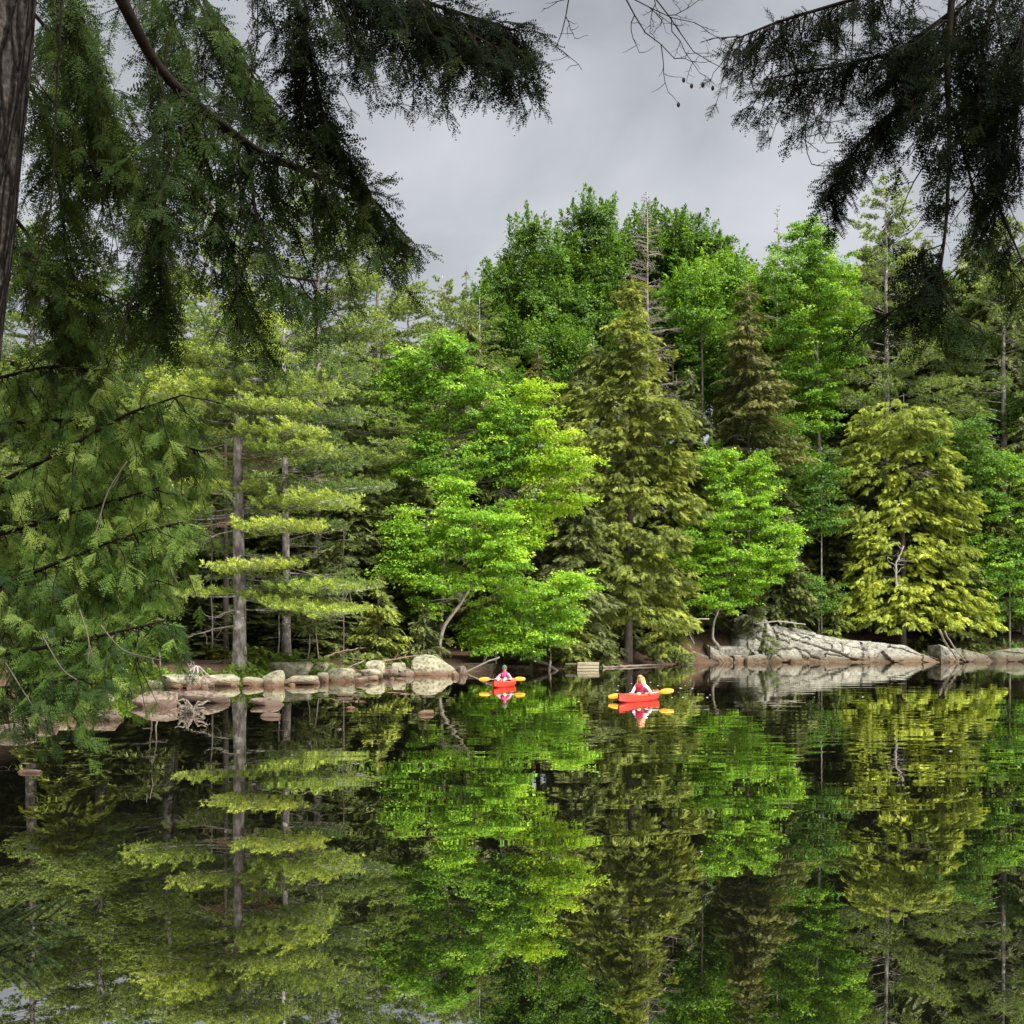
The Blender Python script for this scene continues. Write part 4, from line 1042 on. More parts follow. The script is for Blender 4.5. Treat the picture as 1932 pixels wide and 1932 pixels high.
def block_geo(dims, seed, rough=0.03, jit=0.28):
    """angular block: hull of a jittered box, its faces broken up a little"""
    r = np.random.default_rng(seed)
    bm = bmesh.new()
    for sx_ in (-1, 1):
        for sy_ in (-1, 1):
            for sz_ in (-1, 1):
                bm.verts.new(np.array([sx_, sy_, sz_]) * (1 - jit * r.random(3)))
    for q in range(7):
        d = r.normal(size=3); d /= np.abs(d).max()
        bm.verts.new(d * r.uniform(0.92, 1.06))
    h = bmesh.ops.convex_hull(bm, input=bm.verts[:])
    bmesh.ops.delete(bm, geom=[v for v in h['geom_interior'] if isinstance(v, bmesh.types.BMVert)], context='VERTS')
    bmesh.ops.triangulate(bm, faces=bm.faces[:])
    for q in range(3):
        bmesh.ops.subdivide_edges(bm, edges=bm.edges[:], cuts=1, use_grid_fill=True)
        bmesh.ops.triangulate(bm, faces=bm.faces[:])
    bm.verts.index_update()
    V = np.array([v.co[:] for v in bm.verts]); F = np.array([[v.index for v in f.verts] for f in bm.faces])
    bm.free()
    o = r.random(3) * 50
    asp = np.asarray(dims) / max(dims)
    k = np.array([mnoise.fractal(Vector(v * asp * 3.0 + o), 0.8, 2.1, 4) for v in V])
    k2 = np.array([abs(mnoise.noise(Vector(v * asp * np.array([2.0, 2.0, 3.0]) + o))) for v in V])
    V = V * (1 + rough * k - 0.07 * np.exp(-(k2 / 0.05) ** 2))[:, None]
    return V * np.asarray(dims), F

def boulder(label, x0, x1, yt, yw, mat='rock', seed=0, box=0.45, depth=0.8, group='boulders along the shore', flat=0.0, skew=0.0, name='boulder', rotz=None, cat='boulder', sub=4, sink=0.35, Y=None):
    """stone whose picture box is x0..x1, yt..yw, standing in the water or on the bank at row yw"""
    if Y is None:
        Y = wat(0.5 * (x0 + x1), yw)[1]
    k = ppm(Y)
    zb = at(0, yw, Y)[2]
    hw = 0.5 * (x1 - x0) / k
    h = (yw - yt) / k
    hz = h * (1 + sink) / 2
    if box > 0.8:
        V, F = block_geo((hw, hw * depth, hz), seed, 0.06, 0.42)
        V[:, 0] += skew * V[:, 2]
    else:
        V, F = rock_geo((hw, hw * depth, hz), seed, box, 7, 0.07, sub, flat, skew)
    V[:, 2] -= V[:, 2].max()
    Vm = V[V[:, 2] > -h * 0.98]
    V[:, 0] *= hw / max(1e-6, 0.5 * (Vm[:, 0].max() - Vm[:, 0].min()))
    g = Geo()
    g.add(V + np.array([0, 0, h]), F)
    o = g.obj(name, M[mat], None, False)
    o.location = (at(0.5 * (x0 + x1), yw, Y + hw * depth * 0.7)[0], Y + hw * depth * 0.7, zb)
    return tag(o, label, cat, group)

GB = 'boulders along the west shore'
boulder('rounded pale boulder beneath the white root snag', 298, 384, 1273, 1298, seed=1, group=GB, box=0.35)
boulder('low boulder with brown foot right of the root snag', 381, 458, 1273, 1295, seed=2, group=GB)
boulder('dark cleft stone leaning on the low brown-footed boulder', 376, 408, 1276, 1297, mat='rock_wet', seed=14, group=GB)
boulder('squat brown boulder right below the tallest pine', 457, 499, 1277, 1294, seed=3, group=GB, mat='rock')
boulder('upright boulder propping the flat-topped one', 493, 534, 1264, 1295, seed=4, group=GB, box=0.6)
boulder('large flat-topped pale boulder lying above the row', 507, 596, 1249, 1284, seed=5, group=GB, flat=0.15, Y=50.3, skew=-0.06)
boulder('long low boulder under the flat-topped one', 530, 601, 1275, 1292, seed=6, group=GB, flat=0.2)
boulder('small stone wedged right of the long low boulder', 598, 621, 1268, 1287, seed=8, group=GB)
boulder('sloping boulder with pale domed top in mid row', 614, 668, 1260, 1286, seed=7, group=GB, skew=0.1)
boulder('grey stone set back behind the domed boulder', 592, 622, 1250, 1270, seed=11, group=GB, Y=53)
boulder('round pale boulder perched on the rubble', 689, 727, 1246, 1268, seed=9, group=GB, Y=55.5)
boulder('brown boulder carrying the perched round one', 676, 722, 1262, 1282, seed=10, group=GB)
boulder('small stone at the left foot of the perched boulder', 660, 682, 1270, 1283, seed=12, group=GB, sub=3)
boulder('brown stone in the rubble left of the biggest boulder', 722, 752, 1258, 1277, seed=21, group=GB, mat='rock_wet')
boulder('flat brown stone touching the biggest boulder', 748, 782, 1262, 1276, seed=22, group=GB, mat='rock_wet')
boulder('grey stone on top of the rubble beside the biggest boulder', 735, 768, 1250, 1266, seed=23, group=GB, Y=57.5)
boulder('biggest boulder, tall and blocky, at the right end of the row', 775, 861, 1235, 1274, seed=13, group=GB, box=0.7, skew=0.08)
boulder('dark stone just right of the biggest boulder', 858, 882, 1256, 1273, mat='rock_wet', seed=15, group=GB)
boulder('low rubble stone left end of the boulder row', 262, 302, 1284, 1299, mat='rock_wet', seed=16, group=GB)
for i in range(26):
    x = rng.uniform(255, 860); w = rng.uniform(8, 22)
    yw = np.interp(x, [255, 300, 450, 600, 780, 870], [1301, 1297, 1294, 1289, 1276, 1274]) + rng.uniform(0, 6)
    boulder('small angular stone lying between the big shore boulders', x - w / 2, x + w / 2, yw - w * rng.uniform(0.35, 0.7), yw, mat='rock' if i % 3 else 'rock_wet', seed=400 + i, group='small stones between the shore boulders', box=0.38, name='stone', cat='stone', depth=0.9, sub=2)
GS = 'low rocks of the shelf in front of the boulder row'
boulder('flat brown rock shelf right of the cove stones', 336, 432, 1304, 1327, mat='rock_wet', seed=31, group=GS, flat=0.2, depth=0.6, skew=-0.1, box=0.3)
boulder('humped brown rock in the middle of the shelf', 250, 342, 1305, 1334, mat='rock_wet', seed=32, group=GS, depth=0.6)
boulder('pale humped rock left end of the shelf', 182, 216, 1308, 1341, mat='rock', seed=33, group=GS)
boulder('flat pale rock beside the cedar tips', 84, 150, 1336, 1358, mat='rock', seed=34, group=GS, flat=0.2)
boulder('flat wet rock in front of the pale humped one', 148, 226, 1340, 1360, mat='rock_wet', seed=36, group=GS, flat=0.2, depth=0.5)
boulder('low rock at the left edge under the cedar', -30, 62, 1368, 1388, mat='rock_wet', seed=35, group=GS, flat=0.2)
boulder('narrow wet rock between shelf and left edge', 40, 120, 1352, 1371, mat='rock_wet', seed=38, group=GS, flat=0.2, depth=0.5)
GW = 'stones breaking the water surface'
boulder('brown wedge-shaped stone in the water below the tallest pine', 473, 536, 1317, 1331, mat='rock_wet', seed=41, group=GW, depth=0.5, sub=3, skew=-0.3)
boulder('smaller brown stone in front of the wedge-shaped one', 491, 529, 1345, 1353, mat='rock_wet', seed=42, group=GW, depth=0.5, sub=3)
boulder('tiny pale stone alone in open water, left of the oval one', 653, 669, 1333, 1338, mat='rock', seed=43, group=GW, depth=0.6, sub=3)
boulder('pale oval stone alone in the water below the forked maple', 788, 819, 1340, 1348, mat='rock', seed=44, group=GW, depth=0.6, sub=3)
boulder('flat pale stone near the boulder row foot', 637, 668, 1308, 1314, mat='rock_wet', seed=45, group=GW, depth=0.5, sub=3)
boulder('flat pale stone lying far left in the water', 34, 78, 1453, 1459, mat='rock_wet', seed=46, group=GW, depth=0.5, sub=3)

# ---- pale ledge on the east shore: one outcrop of many blocks
def ledge(label, blocks, mat_default, name, x_ref):
    Yr = 88.0
    b0 = at(x_ref, 1250, Yr); b0[2] = 0
    root = empty(name, b0, label, 'rock outcrop')
    for i, (x0, x1, yt, yb, Y, skew, mat, flat) in enumerate(blocks):
        k = ppm(Y)
        hw, h = 0.5 * (x1 - x0) / k, (yb - yt) / k
        V, F = block_geo((hw * 1.10, max(1.6, hw * 0.7), h * 0.70), 200 + i * 7 + int(x0))
        V[:, 2] -= V[:, 2].max()
        V[:, 2] += h
        V[:, 2] += V[:, 0] * skew
        g = Geo()
        c = at(0.5 * (x0 + x1), yb, Y + max(1.6, hw * 0.7) * 0.6)
        c[2] = at(0, yb, Y)[2]
        g.add(V + c - b0, F)
        g.obj('rock_block', M[mat or mat_default], root, False)
    return root
led = ledge('broad pale granite ledge sloping down to the right, split by cracks', [
    (1330, 1378, 1226, 1256, 86.2, -0.5, None, 0.1),
    (1294, 1332, 1230, 1256, 86.4, -0.3, None, 0.1),
    (1376, 1404, 1236, 1256, 86.6, 0.0, None, 0.1),
    (1400, 1442, 1236, 1257, 86.2, 0.2, None, 0.1),
    (1284, 1400, 1216, 1240, 88.0, -0.03, None, 0.25)], 'cliff', 'rock_ledge', 1480)
def slab(root, outline, x0, x1, Yf, back, cracks, mat, seed, nx=220, nv=36):
    """one rock face from the water up to an outline, leaning back, with ledges, dents and cracks"""
    b0 = np.array(root.location)
    ox = np.array([p[0] for p in outline], float); oy = np.array([p[1] for p in outline], float)
    g = Geo()
    U = np.linspace(x0, x1, nx); Vv = np.concatenate([np.linspace(-0.12, 1.0, nv), np.linspace(1.03, 1.5, 8)])
    P = np.zeros((len(Vv), nx, 3)); D = np.zeros((len(Vv), nx))
    for i, v_ in enumerate(Vv):
        for j, u_ in enumerate(U):
            yt = np.interp(u_, ox, oy)
            hh = max(0.12, (1251 - yt) / ppm(Yf))
            vv = min(v_, 1.0)
            z = hh * vv + (v_ > 1) * (-(v_ - 1) * 0.5)
            Yy = Yf + back * (0.25 * vv + 0.75 * vv ** 2.0) * (0.4 + 0.6 * hh / 3.5) + (v_ > 1) * (v_ - 1) * 7
            py = 1251 - (1251 - yt) * vv
            n1 = mnoise.fractal(Vector((u_ * 0.018 + seed, z * 0.55, 3.1)), 0.9, 2.1, 5)
            st = mnoise.noise(Vector((u_ * 0.012 - z * 0.35 + seed, z * 1.9, 9.0)))
            q_ = Vector((u_ * 0.030 - z * 0.45 + seed, z * 1.05 + u_ * 0.012, seed))
            pc = mnoise.voronoi(q_)[1][0]
            r1_, r2_, r3_ = mnoise.cell_vector(pc * 7.3)
            dd = 0.16 * n1 + 0.40 * (r1_ - 0.5) + 0.55 * (r2_ - 0.5) * (q_.x - pc.x) + 0.6 * (r3_ - 0.3) * (q_.y - pc.y)
            for (cx0, cy0, cx1, cy1, wd, dp) in cracks:
                ab = np.array([cx1 - cx0, cy1 - cy0], float); ap = np.array([u_ - cx0, py - cy0])
                t_ = ap @ ab / (ab @ ab)
                if -0.02 < t_ < 1.02:
                    wob = 2.2 * mnoise.noise(Vector((t_ * 7, seed, cx0 * 0.1)))
                    sd = (ap[0] * ab[1] - ap[1] * ab[0]) / math.hypot(*ab) + wob
                    dd -= (dp * math.exp(-(sd / wd) ** 2) + 0.07 * (sd > 0) * math.exp(-abs(sd) / 14)) * min(1.0, max(0.0, (v_ - 0.04) / 0.14))
            D[i, j] = dd
            c = at(u_, 1251, Yf)
            P[i, j] = (c[0] * (Yy / Yf) ** 0.0, Yy - dd, z + 0.25 * dd * (v_ > 0.05))
    P -= b0
    nv2 = len(Vv)
    i = (np.arange(nv2 - 1)[:, None] * nx + np.arange(nx - 1)[None, :]).ravel()
    g.add(P.reshape(-1, 3), np.concatenate([np.stack([i, i + 1, i + nx + 1], 1), np.stack([i, i + nx + 1, i + nx], 1)]))
    g.obj('rock_face', M[mat], root, False)
slab(led, [(1380, 1236), (1392, 1200), (1400, 1168), (1420, 1158), (1458, 1161), (1470, 1182), (1520, 1186), (1560, 1196), (1600, 1206), (1640, 1211), (1690, 1214), (1725, 1220), (1752, 1234), (1775, 1243)], 1380, 1775, 87.6, 3.2,
     [(1478, 1196, 1622, 1247, 2.0, 0.35), (1500, 1222, 1566, 1252, 1.8, 0.3), (1458, 1176, 1428, 1250, 2.6, 0.45), (1452, 1200, 1492, 1216, 2.0, 0.3), (1560, 1236, 1640, 1248, 1.6, 0.2), (1430, 1205, 1482, 1252, 1.8, 0.25), (1600, 1212, 1590, 1240, 1.5, 0.2), (1640, 1214, 1628, 1250, 2.0, 0.3), (1688, 1222, 1752, 1238, 1.6, 0.25), (1500, 1188, 1640, 1228, 1.5, 0.15)], 'cliff', 4.2)
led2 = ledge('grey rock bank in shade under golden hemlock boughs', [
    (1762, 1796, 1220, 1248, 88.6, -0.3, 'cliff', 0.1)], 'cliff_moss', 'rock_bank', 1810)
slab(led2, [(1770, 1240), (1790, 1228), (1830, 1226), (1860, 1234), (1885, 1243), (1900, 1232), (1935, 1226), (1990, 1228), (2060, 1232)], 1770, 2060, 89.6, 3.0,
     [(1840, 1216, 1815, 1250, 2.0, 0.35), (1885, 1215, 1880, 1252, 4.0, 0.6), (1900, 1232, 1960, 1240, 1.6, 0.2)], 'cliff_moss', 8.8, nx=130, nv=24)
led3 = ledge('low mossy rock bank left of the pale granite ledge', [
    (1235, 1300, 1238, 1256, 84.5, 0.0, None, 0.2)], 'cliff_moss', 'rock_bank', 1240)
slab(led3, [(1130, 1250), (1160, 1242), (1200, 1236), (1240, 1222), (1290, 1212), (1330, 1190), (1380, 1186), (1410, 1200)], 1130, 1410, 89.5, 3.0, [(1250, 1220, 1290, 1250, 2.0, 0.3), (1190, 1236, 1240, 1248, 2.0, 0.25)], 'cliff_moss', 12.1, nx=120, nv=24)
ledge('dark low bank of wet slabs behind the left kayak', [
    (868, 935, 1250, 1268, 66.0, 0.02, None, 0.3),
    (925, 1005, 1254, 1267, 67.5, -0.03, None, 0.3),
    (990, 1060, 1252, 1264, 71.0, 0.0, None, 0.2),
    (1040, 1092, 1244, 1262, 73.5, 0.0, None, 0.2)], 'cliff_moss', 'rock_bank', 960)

# ------------------------------------------------------------------ wood on the shore
def log(name, label, pts, r, mat='wood_grey', cat='log', group='fallen wood along the shore', twigs=0):
    P = np.array([at(x, y, Y) for x, y, Y in pts])
    T = np.linspace(0, len(P) - 1, 4 * len(P))
    Q = np.stack([np.interp(T, np.arange(len(P)), P[:, i]) for i in range(3)], 1)
    Q[1:-1] += rng.normal(size=(len(Q) - 2, 3)) * r * 0.25
    g = Geo()
    o = Q[0].copy()
    g.tube(Q - o, r * np.linspace(1.0, 0.55, len(Q)) * (1 + rng.normal(size=len(Q)) * 0.06), 8, 0.5)
    for i in range(twigs):
        j = rng.integers(1, len(Q) - 1)
        e = Q[j] - o + norm(rng.normal(size=3) + np.array([0, 0, 0.6])) * rng.uniform(3, 12) * r
        g.tube(curve_pts(Q[j] - o, e, 0, 4, r * 0.5), np.linspace(0.3, 0.1, 4) * r, 4, 0.5)
    ob = g.obj(name, M[mat], None, True)
    ob.location = tuple(o)
    return tag(ob, label, cat, group)
log('fallen_log', 'curved fallen log sliding into the water right of the left kayak', [(960, 1238, 69), (1000, 1240, 68), (1030, 1252, 67.5), (1052, 1266, 67)], 0.16, twigs=2)
log('fallen_log', 'thin broken pole dipping into the water behind the left kayak', [(942, 1240, 64), (905, 1255, 63.5), (872, 1272, 63)], 0.06, twigs=2)
log('fallen_log', 'long low log lying along the bank left of the wooden steps', [(1040, 1258, 71.5), (1065, 1257, 71.5), (1082, 1255, 71.5)], 0.10)
log('fallen_log', 'long weathered log lying at the waterline right of the wooden steps', [(1136, 1258, 72), (1180, 1257, 74), (1250, 1254, 78)], 0.09)
log('post', 'short pale broken post standing in the water beside the steps', [(1037, 1268, 67.2), (1037, 1250, 67.2), (1039, 1246, 67.2)], 0.10, 'wood_pale', 'post', None, 1)
log('fallen_branch', 'bleached pole lying across the top of the pale ledge', [(1425, 1176, 88.2), (1470, 1172, 88), (1520, 1178, 88)], 0.07, 'drift', 'branch', twigs=2)
log('fallen_branch', 'dead stick leaning down the crack of the ledge', [(1464, 1178, 87.4), (1480, 1196, 87.2), (1494, 1212, 87)], 0.05, 'wood_grey', 'branch')
log('fallen_branch', 'grey stick sticking out left of the ledge maple', [(1338, 1168, 84), (1310, 1168, 84), (1285, 1169, 84)], 0.05, 'drift', 'branch', twigs=2)
log('dead_root', 'splintered grey root hanging from the bank under the golden hemlock', [(1772, 1188, 88), (1785, 1215, 87.6), (1808, 1246, 87)], 0.12, 'wood_grey', 'root', twigs=4)
log('dead_root', 'thinner splintered root beside the thicker one', [(1782, 1190, 87.6), (1800, 1222, 87.2), (1822, 1248, 86.6)], 0.08, 'wood_grey', 'root', twigs=3)
log('fallen_branch', 'pale dead limb among golden hemlock boughs', [(1692, 1105, 81.5), (1690, 1065, 81.2), (1705, 1030, 81)], 0.10, 'drift', 'branch', twigs=12)
log('fallen_branch', 'bare crooked shrub stem left of the ledge maple', [(1310, 1215, 84), (1300, 1195, 84), (1312, 1175, 84)], 0.05, 'drift', 'branch', twigs=9)
log('fallen_branch', 'tangle of dead twigs right of the flat-topped boulder', [(650, 1262, 55), (690, 1246, 56), (640, 1240, 57)], 0.05, 'wood_grey', 'branch', twigs=14)
log('fallen_branch', 'dead twigs lying over the rubble near the biggest boulder', [(700, 1254, 57), (740, 1244, 58), (790, 1236, 59)], 0.05, 'dead_red', 'branch', twigs=16)
log('fallen_branch', 'dead brown boughs on the needle floor left of the small spruce', [(610, 1240, 56), (650, 1228, 58), (690, 1222, 60)], 0.05, 'dead_red', 'branch', twigs=16)
log('fallen_branch', 'fallen twigs at the foot of the tallest pine', [(380, 1256, 51), (410, 1250, 52), (440, 1244, 53)], 0.05, 'wood_grey', 'branch', twigs=12)
log('fallen_branch', 'grey driftwood lying on the rock shelf near the cedar', [(180, 1312, 41), (225, 1304, 41.5), (265, 1296, 42)], 0.06, 'wood_grey', 'branch', twigs=8)

# bleached root snag standing on the shore
c = at(370, 1290, 44.0); c[2] = 0.1
g = Geo()
h = at(368, 1258, 44)[2] - c[2]
hub = np.array([0, 0, h])
for i in range(7):
    az = i * 0.9 + rng.normal() * 0.15
    e = np.array([math.cos(az) * rng.uniform(0.3, 0.75), math.sin(az) * rng.uniform(0.3, 0.6), rng.uniform(-0.1, 0.45)])
    P = curve_pts(hub, e, 0.14, 6, 0.03)
    g.tube(P, np.linspace(0.045, 0.014, 6), 6, 0.5)
    g.tube(curve_pts(P[3], P[3] + rng.normal(size=3) * 0.22, 0.05, 4, 0.02), np.linspace(0.02, 0.006, 4), 4, 0.5)
for i in range(4):
    e = hub + np.array([rng.normal() * 0.3 - 0.2, rng.normal() * 0.2, rng.uniform(0.1, 0.35)])
    g.tube(curve_pts(hub, e, -0.05, 5, 0.05), np.linspace(0.025, 0.006, 5), 5, 0.5)
o = g.obj('root_snag', M['drift'], None, True); o.location = tuple(c)
tag(o, 'bleached white root snag like a spider above the first round boulder', 'snag')
# mirror image of the snag in the water, built as a darker root tangle
c = wat(362, 1346); g = Geo()
for i in range(16):
    az = rng.random() * 6.28
    e = np.array([math.cos(az) * rng.uniform(0.2, 0.75), math.sin(az) * rng.uniform(0.1, 0.4), rng.uniform(0.02, 0.42)])
    P = curve_pts([rng.normal() * 0.12, 0, -0.05], e, 0.12, 6, 0.04)
    g.tube(P, np.linspace(0.055, 0.012, 6), 6, 0.5)
o = g.obj('snag_reflection', M['wood_grey'], None, True); o.location = tuple(c)
tag(o, 'brown root shapes built as the reflection of the white root snag', 'snag')

# low wooden steps at the water, open dark side to the left
c = wat(1110, 1264); k = ppm(c[1])
root = empty('wooden_steps', c, 'small pale wooden steps of stacked planks at the water edge', 'steps')
def box_geo(g, x0, x1, y0, y1, z0, z1, b=0.012):
    V = np.array([(x, y, z) for x in (x0, x1) for y in (y0, y1) for z in (z0, z1)], float)
    F = [(0, 1, 3), (0, 3, 2), (4, 6, 7), (4, 7, 5), (0, 4, 5), (0, 5, 1), (2, 3, 7), (2, 7, 6), (0, 2, 6), (0, 6, 4), (1, 5, 7), (1, 7, 3)]
    g.add(V, F)
w = 21 / k
for i in range(3):
    g = Geo(); z = -0.1 + i * 0.21
    box_geo(g, -w + 0.02 * i, w - 0.02 * (2 - i), 0.12 * i, 0.12 * i + 0.5, z, z + 0.17)
    g.obj('plank', M['wood_pale'], root)
for sx_ in (-0.8, 0.8):
    g = Geo(); box_geo(g, sx_ * w - 0.06, sx_ * w + 0.06, 0.15, 0.72, -0.3, 0.30); g.obj('post', M['wood_grey'], root)
g = Geo(); box_geo(g, -w - 0.75, -w - 0.02, 0.25, 0.9, 0.34, 0.42); g.obj('deck_board', M['wood_grey'], root)

# ------------------------------------------------------------------ low green growth on the bank
def bush(label, px, py, Y, rx, rz, mat='fern', n=60, name='shrub', group='low shrubs and ferns on the bank', ss=0.3):
    Y = dry(px, Y, 0.4)
    c = at(px, py, Y); c[2] = ground_z(c[0], Y)
    g = Geo()
    st = Geo()
    for i in range(n):
        az = rng.random() * 6.28; r = rng.random() ** 0.6
        b = np.array([math.cos(az) * rx * r, math.sin(az) * rx * 0.7 * r, 0])
        z = ground_z(c[0] + b[0], c[1] + b[1]) - c[2]
        tipz = rz * rng.uniform(0.4, 1.0) * (1 - 0.5 * r)
        e = b + np.array([math.cos(az) * 0.15, math.sin(az) * 0.15, tipz + z])
        st.tube(curve_pts(b + [0, 0, z - 0.05], e, 0, 3), [0.01, 0.008, 0.005], 3)
        m = 7
        K = b + (e - b) * rng.uniform(0.2, 1.0, m)[:, None]
        D = norm(np.array([math.cos(az), math.sin(az), 0.25]) + rng.normal(size=(m, 3)) * 0.7)
        g.inst(FEATHER[i % 3], K, bases(D, norm(np.array([0, 0, 1.0]) + rng.normal(size=(m, 3)) * 0.3)), ss * rng.uniform(0.6, 1.2, m), np.clip(rng.normal(0.5, 0.2, m), 0, 1))
    root = empty(name, c, label, 'plant', group)
    st.obj('stems', M['wood_grey'], root, kind='stuff'); g.obj('foliage', M[mat], root, kind='stuff')
bush('bright fern patch at the foot of the tallest pine', 470, 1268, 48.6, 1.1, 0.7)
bush('fern patch left of the tallest pine trunk', 410, 1268, 48.4, 0.9, 0.5)
bush('green tuft behind the first round boulder', 330, 1275, 47.2, 1.0, 0.5)
bush('leafy tuft between the flat-topped and domed boulders', 640, 1258, 54, 0.9, 0.6)
bush('green tuft right of the flat-topped boulder', 600, 1262, 52.5, 0.7, 0.5)
bush('green undergrowth at the left end of the boulder row', 270, 1275, 45.5, 1.2, 0.8)
bush('leafy undergrowth behind the shelf rocks', 215, 1290, 43, 1.3, 0.9, n=80)
bush('leafy bank growth beside the cedar tips', 130, 1310, 38, 1.5, 0.9, n=90)
bush('green undergrowth behind the squat brown boulder', 505, 1262, 51.5, 1.6, 0.9, n=90)
bush('green undergrowth left of the twin pale stems', 235, 1280, 46, 1.8, 1.1, n=90)
bush('leafy undergrowth behind the perched round boulder', 705, 1245, 58, 1.6, 0.8, n=70)
bush('leafy undergrowth under the thin pale stem', 575, 1246, 54, 1.6, 0.8, n=70)
bush('low green growth deep under the second pine', 520, 1238, 60, 3.0, 0.9, 'hemlock', n=90, ss=0.4)
bush('low green growth deep left of the tallest pine', 380, 1245, 56, 2.6, 0.9, 'hemlock', n=90, ss=0.4)
bush('dark low growth behind the wooden steps', 1110, 1240, 74, 2.0, 1.0, 'hemlock_dark', 70, ss=0.5)
bush('dark low growth behind the left kayak', 960, 1240, 70, 2.2, 1.0, 'hemlock_dark', 70, ss=0.5)
bush('dark low growth right of the big olive hemlock foot', 1240, 1215, 82, 2.4, 1.2, 'hemlock_dark', 70, ss=0.5)
bush('dark shrubs on top of the pale ledge', 1560, 1190, 91, 3.0, 1.4, 'hemlock_dark', 90, ss=0.5)
bush('green shrub hanging at the right edge of the shore', 1900, 1190, 92, 3.0, 1.8, 'maple_deep', 80, ss=0.5)
bush('olive shrub behind the grey shaded ledge', 1770, 1180, 93, 3.0, 1.4, 'hemlock', 80, ss=0.5)
bush('brown-green low growth in front of the small spruce', 690, 1225, 59, 2.2, 0.6, 'hemlock_dark', 60, ss=0.4)
bush('brown-green low growth left of the biggest boulder', 760, 1225, 62, 1.8, 0.7, 'hemlock_dark', 60, ss=0.4)

# ------------------------------------------------------------------ boughs close to the viewer
def near_spray(seed, pairs=4, nl=0.115, nw=0.058, step=0.074, droop=0.25, ang=0.85, sl=0.50):
    """hemlock spray: a twig with side twigs, every twig carrying two ranks of short blunt needles"""
    r = np.random.default_rng(seed)
    V, F = [], []
    def tri(a, b, c):
        i = len(V); V.extend([tuple(a), tuple(b), tuple(c)]); F.append((i, i + 1, i + 2))
    def twig(p0, d, L, z0):
        n = max(3, int(L / step))
        d = norm(d); sd = norm(np.cross((0, 0, 1), d))
        for i in range(n + 1):
            s = i / n * L
            p = p0 + d * s + np.array([0, 0, -droop * s * s])
            for sg in (-1, 1):
                e = norm(d * 0.55 + sd * sg + np.array([0, 0, r.normal() * 0.22])) * nl * r.uniform(0.7, 1.1) * (1 - 0.35 * i / n)
                w = norm(np.cross(e, (0, 0, 1))) * nw * 0.5
                tri(p + w, p - w, p + e)
        e = p0 + d * L + np.array([0, 0, -droop * L * L])
        w = sd * 0.008
        tri(p0 + w, p0 - w, e)
    twig(np.zeros(3), np.array([1.0, 0, 0]), 1.0, 0)
    for i in range(pairs):
        s = 0.08 + 0.80 * i / pairs
        p = np.array([s, 0, -droop * s * s])
        for sg in (-1, 1):
            L = sl * (1 - 0.62 * s) * r.uniform(0.7, 1.15)
            a = ang * r.uniform(0.8, 1.15)
            twig(p, np.array([math.cos(a), sg * math.sin(a), -0.12 + r.normal() * 0.10]), L, 0)
    return np.array(V), np.array(F)
HSPRAY = [near_spray(s) for s in (1, 2, 3)]
CSPRAY = [near_spray(s, 4, 0.12, 0.05, 0.075, 0.35, 0.75, 0.55) for s in (4, 5, 6)]

def spline(P, n):
    P = np.asarray(P, float)
    T = np.linspace(0, len(P) - 1, n)
    Q = np.stack([np.interp(T, np.arange(len(P)), P[:, i]) for i in range(3)], 1)
    for _ in range(2):
        Q[1:-1] = (Q[:-2] + 2 * Q[1:-1] + Q[2:]) / 4
    return Q

def drape(gl, gt, p, d, L, tmpl, size, dens, tint, sag=0.5, r0=0.004, face=0.8, tv=0.17):
    """a hanging side branch with sprays along both sides"""
    n = 7
    u = np.linspace(0, 1, n)
    d = norm(d)
    P = p + d * (u * L)[:, None]
    P[:, 2] -= sag * L * u * u * 0.5
    P[1:] += np.cumsum(rng.normal(size=(n - 1, 3)) * 0.034 * L, axis=0)
    gt.tube(P, r0 * np.linspace(1, 0.3, n) * (0.6 + L), 4, 0.5, cap=False)
    m = max(3, int(L / 0.069 * dens))
    t = 0.05 + 0.95 * (np.arange(m) + rng.random(m)) / m
    K = np.stack([np.interp(t, u, P[:, j]) for j in range(3)], 1)
    T = norm(np.stack([np.interp(t, u, np.gradient(P[:, j])) for j in range(3)], 1))
    view = norm(np.array([0.0, -1.0, 0.0]) + rng.normal(size=(m, 3)) * 0.5)
    up = norm(np.array([0, -0.35, 0.8]) + view * face + rng.normal(size=(m, 3)) * 0.35)
    side = norm(np.cross(T, up))
    sg = np.where(np.arange(m) % 2 == 0, 1.0, -1.0)
    D = norm(T * 0.9 + side * (sg * rng.uniform(0.4, 1.1, m))[:, None] + np.array([0, 0, -0.30]) + rng.normal(size=(m, 3)) * 0.42)
    S = size * rng.uniform(0.6, 1.15, m) * (1.1 - 0.35 * t)
    tn = np.clip(tint + rng.normal() * tv * 0.7 + rng.normal(0, tv, m), 0, 1)
    for q in range(3):
        k = np.arange(q, m, 3)
        gl.inst(tmpl[q], K[k], bases(D[k], up[k]), S[k], tn[k])

